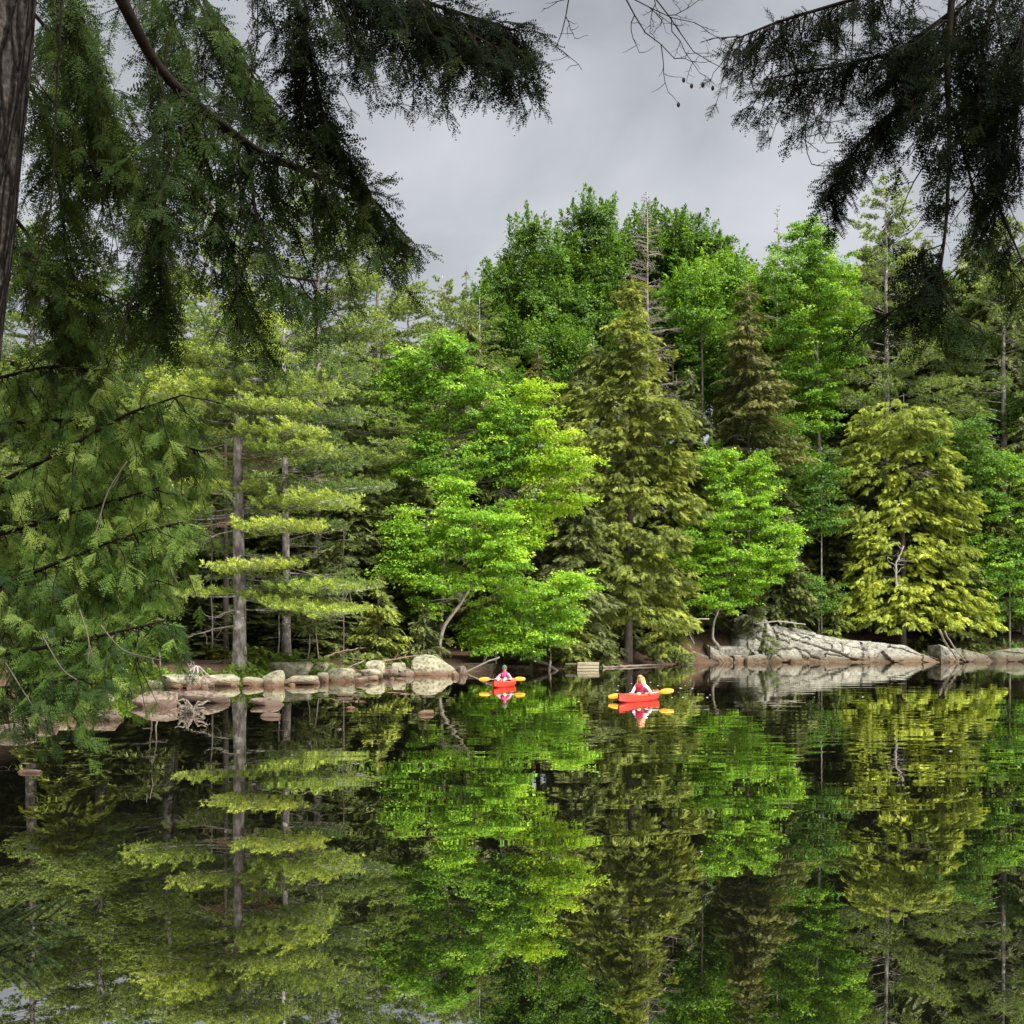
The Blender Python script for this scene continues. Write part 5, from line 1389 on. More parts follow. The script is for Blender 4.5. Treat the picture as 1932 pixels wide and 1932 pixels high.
def limb(gl, gt, pts, r0, r1, drapes, tmpl, size=0.16, dens=1.0, tint=0.45, face=0.8, tv=0.17, deep=0.28):
    """pts: (px, py, distance); drapes: (from, to, count, dx, dy, shortest px, longest px)"""
    Q = spline([at(*p) for p in pts], 5 * len(pts))
    gt.tube(Q, np.linspace(r0, r1, len(Q)), 7, 0.5)
    T = np.linspace(0, 1, len(Q))
    for (t0, t1, n, dx, dy, l0, l1) in drapes:
        for i in range(n):
            t = t0 + (t1 - t0) * (i + rng.random()) / n
            p = np.array([np.interp(t, T, Q[:, j]) for j in range(3)])
            k = ppm(p[1])
            L = rng.uniform(l0, l1) / k
            d = np.array([dx + rng.normal() * 0.30, rng.normal() * deep, -dy + rng.normal() * 0.22])
            drape(gl, gt, p, d, L, tmpl, size, dens, tint, face=face, tv=tv)
    return Q

# ---- hemlock whose trunk stands at the left edge
gT, gB, gF, gFd = Geo(), Geo(), Geo(), Geo()
trk = [at(-330, 2200, 3.55), at(-190, 1200, 3.6), at(-108, 600, 3.6), at(-32, 0, 3.6), at(10, -700, 3.6), at(30, -1800, 3.65), at(35, -3200, 3.7)]
trk[0][2] = 0.2
Q = spline(trk, 40)
sides = 40
rt = np.linspace(0.215, 0.12, 40)
# furrowed bark: ridges around the trunk
u = np.arange(sides) * 2 * math.pi / sides
Vt = []
for i, (p, r_) in enumerate(zip(Q, rt)):
    ridge = np.array([mnoise.fractal(Vector((math.cos(a) * 3.2, math.sin(a) * 3.2, p[2] * 1.6)), 0.8, 2.2, 4) for a in u])
    rr_ = r_ * (1 + 0.10 * ridge)
    Vt.append(np.stack([p[0] + rr_ * np.cos(u), p[1] + rr_ * np.sin(u), np.full(sides, p[2])], 1))
Vt = np.concatenate(Vt)
i_ = np.arange(39)[:, None] * sides; j_ = np.arange(sides)[None, :]; k_ = (j_ + 1) % sides
A_, B_, C_, D_ = (i_ + j_).ravel(), (i_ + k_).ravel(), (i_ + sides + k_).ravel(), (i_ + sides + j_).ravel()
gT.add(Vt, np.concatenate([np.stack([A_, B_, C_], 1), np.stack([A_, C_, D_], 1)]))
# the long limb that sweeps across, with curtains below it
limb(gF, gB, [(-20, -420, 3.6), (200, -60, 4.0), (300, 140, 4.3), (480, 285, 4.6), (630, 345, 4.8), (710, 380, 4.9), (765, 445, 5.0)], 0.030, 0.005,
     [(0.30, 0.52, 22, 0.05, 1.0, 100, 260), (0.48, 0.80, 28, 0.30, 0.95, 80, 210), (0.78, 1.0, 16, 0.30, 0.95, 25, 80), (0.36, 0.8, 10, 0.75, -0.15, 40, 90)], HSPRAY, 0.15, 1.15, 0.42)
limb(gF, gB, [(330, 160, 4.35), (400, 330, 4.5), (430, 480, 4.6), (480, 620, 4.7)], 0.010, 0.004,
     [(0.1, 1.0, 24, 0.25, 1.0, 60, 140), (0.1, 0.9, 14, -0.6, 0.8, 60, 130)], HSPRAY, 0.15, 1.15, 0.40)
limb(gF, gB, [(470, 285, 4.6), (480, 400, 4.5), (520, 520, 4.55), (600, 530, 4.6)], 0.009, 0.004,
     [(0.1, 1.0, 20, 0.4, 0.9, 50, 110)], HSPRAY, 0.15, 1.0, 0.40)
limb(gF, gB, [(330, 200, 4.5), (310, 380, 4.7), (300, 520, 4.8), (310, 600, 4.8)], 0.009, 0.004,
     [(0.0, 1.0, 30, 0.0, 1.0, 50, 130), (0.0, 0.8, 14, -0.7, 0.7, 60, 130)], HSPRAY, 0.15, 1.1, 0.45)
# upper left: boughs that fill the corner
limb(gF, gB, [(-20, -350, 3.7), (120, -60, 4.4), (190, 160, 4.9), (220, 330, 5.1)], 0.018, 0.004,
     [(0.3, 1.0, 46, 0.3, 0.9, 80, 200), (0.3, 1.0, 30, -0.6, 0.8, 60, 160)], HSPRAY, 0.15, 1.0, 0.58)
limb(gF, gB, [(-60, 60, 3.8), (70, 170, 4.7), (110, 330, 5.2), (130, 520, 5.4)], 0.014, 0.004,
     [(0.2, 1.0, 44, 0.35, 0.9, 70, 180), (0.4, 1.0, 20, -0.6, 0.8, 50, 120)], HSPRAY, 0.15, 1.0, 0.62)
limb(gF, gB, [(-80, 330, 3.8), (40, 420, 4.8), (120, 560, 5.3), (180, 700, 5.5)], 0.012, 0.004,
     [(0.2, 1.0, 44, 0.35, 0.9, 60, 170), (0.4, 1.0, 20, -0.5, 0.9, 50, 120)], HSPRAY, 0.15, 1.05, 0.62)
limb(gF, gB, [(-20, -500, 3.6), (300, -120, 4.6), (430, 60, 5.0), (520, 220, 5.2)], 0.014, 0.004,
     [(0.4, 1.0, 50, 0.3, 0.9, 60, 170), (0.5, 1.0, 20, -0.6, 0.8, 60, 130)], HSPRAY, 0.15, 1.0, 0.5)
limb(gF, gB, [(-20, -450, 3.7), (220, -160, 5.0), (330, 40, 5.6), (380, 200, 5.8)], 0.012, 0.004,
     [(0.4, 1.0, 34, 0.1, 0.9, 60, 170), (0.5, 1.0, 20, -0.7, 0.5, 60, 140)], HSPRAY, 0.17, 0.9, 0.5)
limb(gF, gB, [(-60, -100, 3.7), (60, 20, 5.0), (150, 130, 5.6), (260, 330, 5.9), (300, 470, 6.0)], 0.012, 0.004,
     [(0.3, 1.0, 40, 0.2, 0.9, 60, 160), (0.4, 1.0, 20, 0.8, 0.3, 60, 140)], HSPRAY, 0.17, 0.9, 0.6)
limb(gF, gB, [(-60, 420, 3.8), (90, 500, 5.0), (200, 560, 5.5), (290, 600, 5.6)], 0.010, 0.004,
     [(0.3, 1.0, 34, 0.2, 0.9, 50, 130), (0.3, 1.0, 14, 0.4, -0.7, 50, 120)], HSPRAY, 0.16, 0.9, 0.62)
limb(gF, gB, [(-20, -420, 3.7), (60, -140, 5.2), (110, 60, 5.8), (140, 260, 6.0)], 0.010, 0.004,
     [(0.4, 1.0, 34, 0.25, 0.9, 60, 150), (0.5, 1.0, 16, 0.8, 0.2, 60, 130)], HSPRAY, 0.18, 0.85, 0.55)
# dark bough along the top
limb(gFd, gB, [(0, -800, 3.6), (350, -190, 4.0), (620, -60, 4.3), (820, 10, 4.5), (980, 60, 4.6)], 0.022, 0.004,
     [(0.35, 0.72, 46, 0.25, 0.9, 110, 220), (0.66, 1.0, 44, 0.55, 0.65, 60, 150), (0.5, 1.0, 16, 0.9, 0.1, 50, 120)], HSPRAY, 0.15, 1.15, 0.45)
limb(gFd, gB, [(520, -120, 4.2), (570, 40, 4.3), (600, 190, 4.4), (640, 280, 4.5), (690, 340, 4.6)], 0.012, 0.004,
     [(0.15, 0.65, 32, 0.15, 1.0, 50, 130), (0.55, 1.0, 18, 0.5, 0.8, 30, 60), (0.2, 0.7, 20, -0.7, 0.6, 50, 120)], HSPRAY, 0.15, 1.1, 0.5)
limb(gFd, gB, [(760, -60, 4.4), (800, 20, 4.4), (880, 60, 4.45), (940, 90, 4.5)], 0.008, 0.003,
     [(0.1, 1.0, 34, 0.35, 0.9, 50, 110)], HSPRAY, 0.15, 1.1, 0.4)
TIPS = []
def bare_twig(g, p, d, L, depth=3, r=0.004):
    n = 5
    P = [np.asarray(p, float)]
    d = norm(d)
    for i in range(n):
        d = norm(d + rng.normal(size=3) * np.array([0.22, 0.12, 0.22]))
        P.append(P[-1] + d * L / n)
    P = np.array(P)
    TIPS.append(P[-1])
    g.tube(P, r * np.linspace(1, 0.5, n + 1), 4, 0.5)
    if depth > 0:
        for i in range(1, n + 1):
            if rng.random() < 0.78:
                sgn = 1 if i % 2 else -1
                e = norm(d + np.array([sgn * 0.9, 0, rng.normal() * 0.4]))
                bare_twig(g, P[i], e, L * rng.uniform(0.28, 0.5), depth - 1, r * 0.65)
# long bare hanging stems on the left
for pts in ([(118, -20, 4.2), (105, 200, 4.2), (98, 400, 4.25), (40, 600, 4.3)], [(318, 60, 4.3), (295, 250, 4.3), (285, 420, 4.3), (240, 600, 4.35), (200, 700, 4.4)], [(450, 250, 4.5), (455, 420, 4.5), (448, 560, 4.5)]):
    gB.tube(spline([at(*p) for p in pts], 16), np.linspace(0.005, 0.002, 16), 5, 0.5)
def overhead(gl, gb, cx, cy, z0, z1, R_, n):
    """unseen upper crown added above the picture: boughs of big sprays that shade what hangs below"""
    for i in range(n):
        f = rng.random(); az = rng.random() * 6.28
        L = R_ * (1 - 0.75 * f) * rng.uniform(0.6, 1.1)
        c0 = np.array([cx, cy, z0 + (z1 - z0) * f]); d_ = np.array([math.cos(az), math.sin(az), -0.12])
        if c0[2] - 0.3 < 3.3 + 0.80 * max(0.0, cy + d_[1] * L): continue
        gb.tube(np.array([c0, c0 + d_ * L * 0.5, c0 + d_ * L + [0, 0, -0.1 * L]]), [0.02, 0.014, 0.005], 4, 0.5)
        m = int(L / 0.07)
        t_ = rng.random(m)
        K = c0 + d_ * (t_ * L)[:, None] + rng.normal(size=(m, 3)) * np.array([0.14, 0.14, 0.06])
        D = norm(d_ + rng.normal(size=(m, 3)) * 0.7)
        gl.inst(FEATHER[i % 3], K, bases(D, norm(np.array([0, 0, 1.0]) + rng.normal(size=(m, 3)) * 0.3)), 0.42 * rng.uniform(0.7, 1.2, m), np.clip(rng.normal(0.5, 0.2, m), 0, 1))
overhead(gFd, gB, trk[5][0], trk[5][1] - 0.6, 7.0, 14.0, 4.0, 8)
base = np.array([trk[0][0], trk[0][1], 0.3])
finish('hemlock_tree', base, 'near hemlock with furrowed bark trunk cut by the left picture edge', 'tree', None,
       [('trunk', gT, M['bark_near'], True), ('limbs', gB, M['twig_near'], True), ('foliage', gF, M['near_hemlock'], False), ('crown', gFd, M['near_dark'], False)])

# ---- cedar at the left, lower
gT, gB, gF = Geo(), Geo(), Geo()
ct = [at(-420, 2000, 5.6), at(-330, 1300, 5.7), at(-280, 700, 5.8), at(-240, 200, 5.9)]
ct[0][2] = 0.1
gT.tube(spline(ct, 16), np.linspace(0.13, 0.06, 16), 10, 0.5)
CL = [([(-320, 1000, 5.7), (-40, 930, 5.3), (120, 850, 5.1), (240, 780, 5.0), (345, 745, 4.95)], 0.016, 0.62),
      ([(-330, 1200, 5.7), (-30, 1120, 5.2), (110, 1060, 5.0), (240, 1010, 4.9), (345, 985, 4.9)], 0.014, 0.55),
      ([(-340, 1330, 5.7), (-20, 1240, 5.1), (120, 1215, 4.9), (230, 1190, 4.8), (315, 1170, 4.8)], 0.014, 0.42),
      ([(-300, 760, 5.8), (-30, 720, 5.4), (90, 690, 5.3), (190, 700, 5.2)], 0.012, 0.6),
      ([(-300, 850, 5.8), (-20, 800, 5.5), (150, 790, 5.3), (300, 830, 5.2), (375, 850, 5.1)], 0.012, 0.6),
      ([(-320, 1080, 5.7), (0, 1010, 5.4), (160, 960, 5.2), (300, 920, 5.1)], 0.012, 0.62),
      ([(-340, 1280, 5.7), (-10, 1180, 5.3), (150, 1120, 5.1), (300, 1095, 5.0)], 0.012, 0.5),
      ([(-340, 1400, 5.7), (-20, 1300, 5.0), (70, 1290, 4.8), (150, 1280, 4.7)], 0.010, 0.36)]
for pts, r0, tn in CL:
    limb(gF, gB, pts, r0, 0.004, [(0.28, 1.0, 44, 0.35, 0.85, 50, 130), (0.28, 1.0, 26, 0.8, 0.2, 40, 100), (0.28, 0.85, 16, 0.3, -0.6, 40, 90)], CSPRAY, 0.118, 1.15, tn - 0.08, 0.4, 0.24, 0.6)
for pts, r0, tn in [([(-300, 720, 6.4), (0, 760, 6.3), (120, 740, 6.2), (230, 760, 6.2)], 0.012, 0.35), ([(-300, 900, 6.5), (0, 880, 6.3), (160, 860, 6.2), (300, 850, 6.1)], 0.012, 0.3),
                    ([(-300, 1000, 6.5), (0, 980, 6.3), (150, 990, 6.2), (290, 1000, 6.1)], 0.012, 0.3), ([(-300, 1120, 6.4), (0, 1100, 6.2), (140, 1110, 6.1), (270, 1120, 6.0)], 0.012, 0.28), ([(-300, 1240, 6.3), (0, 1200, 6.1), (110, 1200, 6.0), (220, 1210, 5.9)], 0.012, 0.25)]:
    limb(gF, gB, pts, r0, 0.004, [(0.4, 1.0, 40, 0.2, 0.9, 60, 140), (0.4, 1.0, 18, 0.4, -0.6, 50, 110)], CSPRAY, 0.16, 0.85, tn, 0.5, 0.2, 0.4)
gP = Geo()
for pts in ([(180, 1010, 4.75), (200, 930, 4.75), (240, 870, 4.75)], [(190, 1180, 4.7), (230, 1230, 4.7), (300, 1245, 4.7)], [(10, 1250, 4.7), (60, 1330, 4.7), (100, 1390, 4.7)], [(80, 1200, 4.7), (120, 1270, 4.7), (160, 1290, 4.7)], [(150, 1150, 4.7), (170, 1210, 4.65), (165, 1260, 4.65)]):
    P = spline([at(*p) for p in pts], 10)
    gP.tube(P, np.linspace(0.0045, 0.002, 10), 5, 0.5)
    bare_twig(gP, P[5], P[6] - P[4] + np.array([0.03, 0, 0]), 0.12, 1, 0.002)
finish('cedar_tree', np.array([ct[0][0], ct[0][1], 0.2]), 'near leafy cedar whose sprays fill the left side above the rocks', 'tree', None,
       [('trunk', gT, M['bark_near'], True), ('limbs', gB, M['twig_near'], True), ('pale_twigs', gP, M['twig_pale'], True), ('foliage', gF, M['near_cedar'], False)])

# ---- hemlock boughs hanging in from the upper right, trunk out of the picture
gT, gB, gF, gG = Geo(), Geo(), Geo(), Geo()
rtk = [at(2350, 2400, 3.9), at(2320, 1200, 3.9), at(2290, 300, 3.9), at(2270, -900, 3.9), at(2250, -2600, 3.9)]
rtk[0][2] = 0.2
gT.tube(spline(rtk, 20), np.linspace(0.17, 0.09, 20), 14, 0.5)
limb(gF, gB, [(2270, -700, 3.9), (1980, -220, 4.0), (1800, -60, 4.1), (1786, 120, 4.1), (1792, 260, 4.1), (1786, 420, 4.1), (1768, 560, 4.1)], 0.020, 0.004,
     [(0.42, 0.62, 22, -0.7, 0.6, 70, 150), (0.42, 0.6, 16, 0.8, 0.5, 60, 130), (0.62, 0.8, 8, -0.6, 0.8, 40, 90), (0.84, 1.0, 10, -0.2, 0.9, 50, 110), (0.88, 1.0, 4, -0.9, 0.3, 50, 100)], HSPRAY, 0.14, 0.9, 0.35)
limb(gF, gB, [(2200, -500, 3.9), (1900, -90, 4.2), (1640, -10, 4.3), (1470, 40, 4.4), (1385, 75, 4.4)], 0.014, 0.003,
     [(0.45, 1.0, 40, -0.35, 0.85, 40, 110), (0.4, 0.8, 26, 0.2, 1.0, 60, 140)], HSPRAY, 0.115, 0.8, 0.4)
limb(gF, gB, [(1800, 20, 4.1), (1690, 100, 4.2), (1560, 130, 4.3), (1440, 150, 4.35)], 0.010, 0.003,
     [(0.1, 1.0, 46, -0.4, 0.9, 50, 130), (0.1, 0.7, 20, -0.8, 0.0, 40, 100)], HSPRAY, 0.115, 0.85, 0.35)
limb(gF, gB, [(1790, 120, 4.1), (1720, 180, 4.2), (1640, 250, 4.25), (1580, 330, 4.3), (1553, 385, 4.3)], 0.009, 0.003,
     [(0.05, 0.75, 30, -0.45, 0.8, 50, 110), (0.3, 1.0, 22, 0.2, 0.9, 30, 70)], HSPRAY, 0.115, 0.85, 0.35)
limb(gF, gB, [(1900, -60, 3.7), (1850, 80, 3.7), (1860, 250, 3.75), (1880, 380, 3.8), (1940, 520, 3.8)], 0.008, 0.003,
     [(0.1, 0.8, 28, 0.1, 1.0, 40, 110), (0.1, 0.6, 18, -0.7, 0.6, 40, 110)], HSPRAY, 0.13, 0.7, 0.35)
limb(gF, gB, [(1960, -60, 3.6), (1925, 80, 3.6), (1920, 220, 3.65), (1900, 330, 3.7)], 0.008, 0.003,
     [(0.1, 1.0, 30, -0.2, 1.0, 40, 110)], HSPRAY, 0.13, 0.7, 0.35)
limb(gF, gB, [(2150, -420, 3.9), (1960, -200, 4.3), (1880, -40, 4.6), (1760, 60, 4.8), (1680, 160, 4.9)], 0.010, 0.003,
     [(0.35, 1.0, 44, -0.1, 1.0, 50, 140), (0.35, 1.0, 18, -0.8, 0.3, 50, 120)], HSPRAY, 0.12, 0.75, 0.4)
limb(gF, gB, [(2200, -300, 3.9), (1990, -60, 4.3), (1930, 60, 4.5), (1900, 160, 4.6), (1840, 260, 4.7)], 0.010, 0.003,
     [(0.25, 1.0, 40, 0.0, 1.0, 50, 130), (0.25, 1.0, 16, -0.8, 0.4, 50, 110)], HSPRAY, 0.12, 0.7, 0.4)
limb(gG, gB, [(1775, 500, 4.1), (1730, 560, 4.15), (1680, 590, 4.2), (1625, 610, 4.2)], 0.006, 0.002,
     [(0.1, 1.0, 16, -0.5, 0.6, 30, 80)], HSPRAY, 0.115, 0.8, 0.4)
limb(gG, gB, [(1770, 540, 4.1), (1800, 590, 4.1), (1840, 610, 4.1)], 0.005, 0.002,
     [(0.0, 1.0, 9, 0.3, 0.8, 30, 80), (0.0, 0.6, 7, -0.3, 0.9, 50, 100)], HSPRAY, 0.13, 0.9, 0.4)
limb(gG, gB, [(1795, 200, 4.1), (1830, 330, 4.1), (1850, 430, 4.15), (1900, 500, 4.2), (1950, 560, 4.2)], 0.006, 0.002,
     [(0.3, 1.0, 18, 0.2, 0.9, 30, 80)], HSPRAY, 0.115, 0.8, 0.4)
overhead(gF, gB, rtk[3][0], rtk[3][1] - 1.6, 6.0, 13.0, 4.6, 30)  # unseen boughs added to keep the sun off the branches below
gN = Geo()
for (x, y, dx, dz, L, dep) in [(1540, 190, -0.5, -0.7, 0.26, 3), (1520, 160, -0.1, -1, 0.30, 3), (1400, 70, -1, -0.2, 0.14, 2), (1420, 60, 0.0, -1, 0.12, 2), (1470, 90, -0.8, -0.5, 0.16, 2), (1830, 240, 0.3, -1, 0.4, 3), (1860, 200, 0.4, -1, 0.45, 3), (1750, 300, -0.5, -0.8, 0.25, 3)]:
    bare_twig(gN, at(x, y, 4.25), (dx, 0.05, dz), L, dep, 0.0032)
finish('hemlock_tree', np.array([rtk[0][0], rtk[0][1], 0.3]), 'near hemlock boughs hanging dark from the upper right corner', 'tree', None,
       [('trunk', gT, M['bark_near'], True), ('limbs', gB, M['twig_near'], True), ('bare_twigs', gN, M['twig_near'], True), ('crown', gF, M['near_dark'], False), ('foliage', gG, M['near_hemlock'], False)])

# ---- bare twigs with small cones at the top centre (end of a bough above the picture)
g = Geo()
TIPS.clear()
tip = at(1190, -160, 4.3)
src = at(1000, -420, 4.0)
g.tube(spline([src, (src + tip) / 2 + [0, 0, 0.03], tip], 8), np.linspace(0.012, 0.006, 8), 6, 0.5)
for (x, y, dx, dz, L, dep) in [(1100, -60, -0.15, -1, 0.34, 2), (1150, -90, 0.1, -1, 0.52, 3), (1190, -80, 0.65, -0.8, 0.46, 3), (1260, -60, 0.9, -0.35, 0.2, 2), (1160, -40, 0.55, -0.9, 0.4, 2)]:
    p = at(x, y, 4.3)
    g.tube(np.array([tip, (tip + p) / 2, p]), [0.005, 0.004, 0.004], 4, 0.5)
    bare_twig(g, p, (dx, 0.0, dz), L, dep, 0.0034)
root = empty('bare_branch', src, 'bare branching twigs with tiny cones hanging at the top centre', 'branch')
g.v = [v - src.astype(np.float32) for v in g.v]
g.obj('twigs', M['twig_near'], root, True)
low = sorted(TIPS, key=lambda q: q[2])[:14:3]
for q in low:
    gc = Geo(); V, F = ico(2); gc.add(V * np.array([0.007, 0.007, 0.011]) + (q - src) + np.array([0, 0, -0.009]), F); gc.obj('cone', M['cone'], root, True)

# ---- spruce twig poking in at the lower left
gT, gF = Geo(), Geo()
NEED = tuft_template(22, 0.11, 9)
def spruce_twig(p, d, L, dep):
    d = norm(d)
    P = np.array([p + d * L * t + np.array([0, 0, -0.10 * L * t * t]) for t in np.linspace(0, 1, 6)])
    gT.tube(P, np.linspace(0.005, 0.0025, 6), 5, 0.5)
    m = int(L / 0.008)
    K = p + d * (np.linspace(0, 1, m)[:, None] * L) + np.array([0, 0, -0.10]) * (L * np.linspace(0, 1, m)[:, None] ** 2)
    gF.inst(NEED, K, bases(np.tile(d, (m, 1)) + rng.normal(size=(m, 3)) * 0.15, rand_dirs(m)), 0.020, np.clip(rng.normal(0.5, 0.25, m), 0, 1))
    if dep:
        for t in (0.25, 0.4, 0.55, 0.7, 0.85):
            for sg in (-1, 1):
                spruce_twig(p + d * L * t, d + np.array([0.2, 0, sg * 0.75]) + rng.normal(size=3) * 0.1, L * 0.48 * (1.1 - t * 0.6), dep - 1)
Yb = 4.4
for (x, y, dx, dz, L) in [(-70, 1760, 1, 0.16, 0.42), (-70, 1800, 1, 0.0, 0.36), (-80, 1790, 1, -0.35, 0.34), (-90, 1745, 1, 0.05, 0.28)]:
    spruce_twig(at(x, y, Yb), np.array([dx, 0.05, dz]), L, 1)
b = at(-260, 1850, Yb); b[2] = 0.25
top = at(-240, 1500, Yb)
gT.tube(spline([b, (b + top) / 2, top], 8), np.linspace(0.03, 0.012, 8), 7, 0.5)
for (x, y) in [(-70, 1760), (-70, 1800), (-80, 1790), (-90, 1745)]:
    gT.tube(np.array([at(-250, y, Yb), at((x - 250) / 2, y - 8, Yb), at(x, y, Yb)]), [0.008, 0.007, 0.005], 5, 0.5)
finish('spruce_sapling', b, 'young spruce twigs poking in over the water at the lower left edge', 'tree', None, [('trunk', gT, M['twig_near'], True), ('foliage', gF, M['near_spruce'], False)])

# ------------------------------------------------------------------ kayaks and paddlers
def loft(rings, close=True):
    n, k = len(rings), len(rings[0])
    V = np.array([p for r_ in rings for p in r_])
    F = []
    for i in range(n - 1):
        for j in range(k if close else k - 1):
            a, b, c, d = i * k + j, i * k + (j + 1) % k, (i + 1) * k + (j + 1) % k, (i + 1) * k + j
            F += [(a, b, c), (a, c, d)]
    return V, np.array(F)

def kayak(loc, yaw, label):
    root = empty('kayak', loc, label, 'kayak', 'red kayaks on the lake')
    root.rotation_euler = (0, 0, yaw)
    Lh = 1.5
    xs = np.linspace(-Lh, Lh, 37)
    hull, deck = [], []
    for x in xs:
        u = abs(x / Lh)
        w = 0.365 * max(0.0, 1 - u ** 2.3) ** 0.75 + 0.012
        zk = -0.11 + 0.20 * u ** 3.2                    # keel rocker
        zg = 0.19 + 0.11 * u ** 2.2                     # gunwale sheer
        hull.append([(x, -w, zg), (x, -w * 1.02, zg - 0.06), (x, -w * 0.92, zg * 0.35 + zk * 0.3), (x, -w * 0.62, zk + 0.03), (x, 0, zk), (x, w * 0.62, zk + 0.03), (x, w * 0.92, zg * 0.35 + zk * 0.3), (x, w * 1.02, zg - 0.06), (x, w, zg)])
        zr = zg + 0.09 * (1 - u) + 0.015                # deck ridge
        ck = -0.50 < x < 0.42                            # cockpit opening
        if ck:
            q = 0.255 * math.sqrt(max(0.0, 1 - ((x + 0.04) / 0.48) ** 2)) + 0.02
            deck.append([(x, -w, zg + 0.002), (x, -(w + min(q, w * 0.8)) / 2, zg + 0.035), (x, -min(q, w * 0.8), zg + 0.055), (x, -min(q, w * 0.8), zg + 0.054), (x, min(q, w * 0.8), zg + 0.054), (x, min(q, w * 0.8), zg + 0.055), (x, (w + min(q, w * 0.8)) / 2, zg + 0.035), (x, w, zg + 0.002)])
        else:
            deck.append([(x, -w, zg + 0.002), (x, -w * 0.6, zg + (zr - zg) * 0.65), (x, -w * 0.25, zr), (x, -w * 0.05, zr + 0.004), (x, w * 0.05, zr + 0.004), (x, w * 0.25, zr), (x, w * 0.6, zg + (zr - zg) * 0.65), (x, w, zg + 0.002)])
    g = Geo(); g.add(*loft(hull, False)); h = g.obj('hull', M['kayak_red'], root, True)
    V, F = loft(deck, False)
    cen = V[F].mean(1)
    open_ = (np.abs(cen[:, 1]) < 0.12) & (cen[:, 0] > -0.44) & (cen[:, 0] < 0.36)
    g = Geo(); g.add(V, F[~open_]); g.obj('deck', M['kayak_rim'], root, True)
    a = np.linspace(0, 2 * math.pi, 29)
    ring = np.stack([-0.04 + 0.47 * np.cos(a), 0.262 * np.sin(a), np.full(29, 0.262)], 1)
    g = Geo(); g.tube(ring, 0.016, 6, 0.5, cap=False); g.obj('cockpit_rim', M['kayak_dark'], root, True)
    rim = [[(-0.04 + 0.46 * math.cos(t) * s_, 0.25 * math.sin(t) * s_, z_) for t in a[:-1]] for s_, z_ in ((1, 0.25), (0.92, 0.06), (0.7, -0.02), (0.02, -0.03))]
    g = Geo(); g.add(*loft(rim)); g.obj('cockpit_well', M['kayak_dark'], root, True)
    g = Geo()
    g.add(*loft([[(-0.36, y, z) for y, z in ((-0.17, 0.02), (0.17, 0.02), (0.17, 0.30), (-0.17, 0.30))], [(-0.30, y, z) for y, z in ((-0.16, 0.02), (0.16, 0.02), (0.15, 0.29), (-0.15, 0.29))]]))
    g.add([(-0.36, -0.17, 0.30), (-0.36, 0.17, 0.30), (-0.30, 0.15, 0.29), (-0.30, -0.15, 0.29)], [(0, 1, 2), (0, 2, 3)])
    g.obj('seat_back', M['kayak_dark'], root)
    # seam strip where deck meets hull, and deck bungees
    for sg in (-1, 1):
        P = np.array([(r_[0][0], sg * abs(r_[0][1]) * 1.01, r_[0][2]) for r_ in hull])
        g = Geo(); g.tube(P, 0.009, 5, 0.5, cap=False); g.obj('seam_strip', M['kayak_dark'], root, True)
    for x0_, x1_ in ((0.62, 0.86), (0.86, 0.62), (-0.66, -0.92), (-0.92, -0.66)):
        u0, u1 = abs(x0_) / Lh, abs(x1_) / Lh
        za, zb = 0.19 + 0.11 * u0 ** 2.2 + 0.03, 0.19 + 0.11 * u1 ** 2.2 + 0.03
        wa, wb = 0.30 * (1 - u0 ** 2.3) ** 0.75, 0.30 * (1 - u1 ** 2.3) ** 0.75
        g = Geo(); g.tube(np.array([(x0_, -wa, za), ((x0_ + x1_) / 2, 0, 0.19 + 0.11 * ((u0 + u1) / 2) ** 2.2 + 0.075), (x1_, wb, zb)]), 0.006, 5, 0.5); g.obj('deck_bungee', M['kayak_dark'], root, True)
    for sx_ in (-1, 1):
        t = np.linspace(0, math.pi, 7)
        P = np.stack([sx_ * (1.40 + 0.05 * np.sin(t)), 0.03 * np.cos(t), 0.335 + 0.025 * np.sin(t)], 1)
        g = Geo(); g.tube(P, 0.008, 5, 0.5); g.obj('carry_handle', M['kayak_dark'], root, True)
    return root

def paddle(a, b, loc, label):
    """double paddle from blade tip a to blade tip b (world offsets from loc)"""
    root = empty('paddle', loc, label, 'paddle', 'orange-bladed paddles')
    a, b = np.asarray(a, float), np.asarray(b, float)
    d = norm(b - a)
    face = norm(np.cross(d, np.array([0, 0.25, 1.0])))        # blade faces the viewer
    up = norm(np.cross(face, d))
    g = Geo(); g.tube(np.array([a + d * 0.30, (a + b) / 2, b - d * 0.30]), 0.015, 8, 0.5); g.obj('shaft', M['shaft'], root, True)
    for tip, dd in ((a, -d), (b, d)):
        t = np.linspace(0, 1, 11)
        base = tip - dd * 0.50
        wd = 0.095 * np.sin(np.pi * np.clip(0.10 + 0.80 * t, 0, 1)) ** 0.55 * np.where(t < 0.2, 0.35 + 3.2 * t, 1.0)
        rings = []
        for q, w in zip(t, wd):
            c = base + dd * 0.50 * q + face * 0.03 * math.sin(math.pi * q)
            rings.append([c + up * w, c + face * 0.010 + up * w * 0.4, c + face * 0.016, c + face * 0.010 - up * w * 0.4, c - up * w, c - face * 0.010])
        g = Geo(); V, F = loft(rings); g.add(V, F); nV = len(V)
        bl = g.obj('blade', M['blade'], root, True)
        gr_ = Geo(); gr_.tube(np.array([base + face * 0.012, base + dd * 0.25 + face * 0.046, base + dd * 0.46 + face * 0.018]), [0.014, 0.010, 0.004], 6, 0.5); gr_.obj('blade_rib', M['blade_rib'], bl, True)
    return root

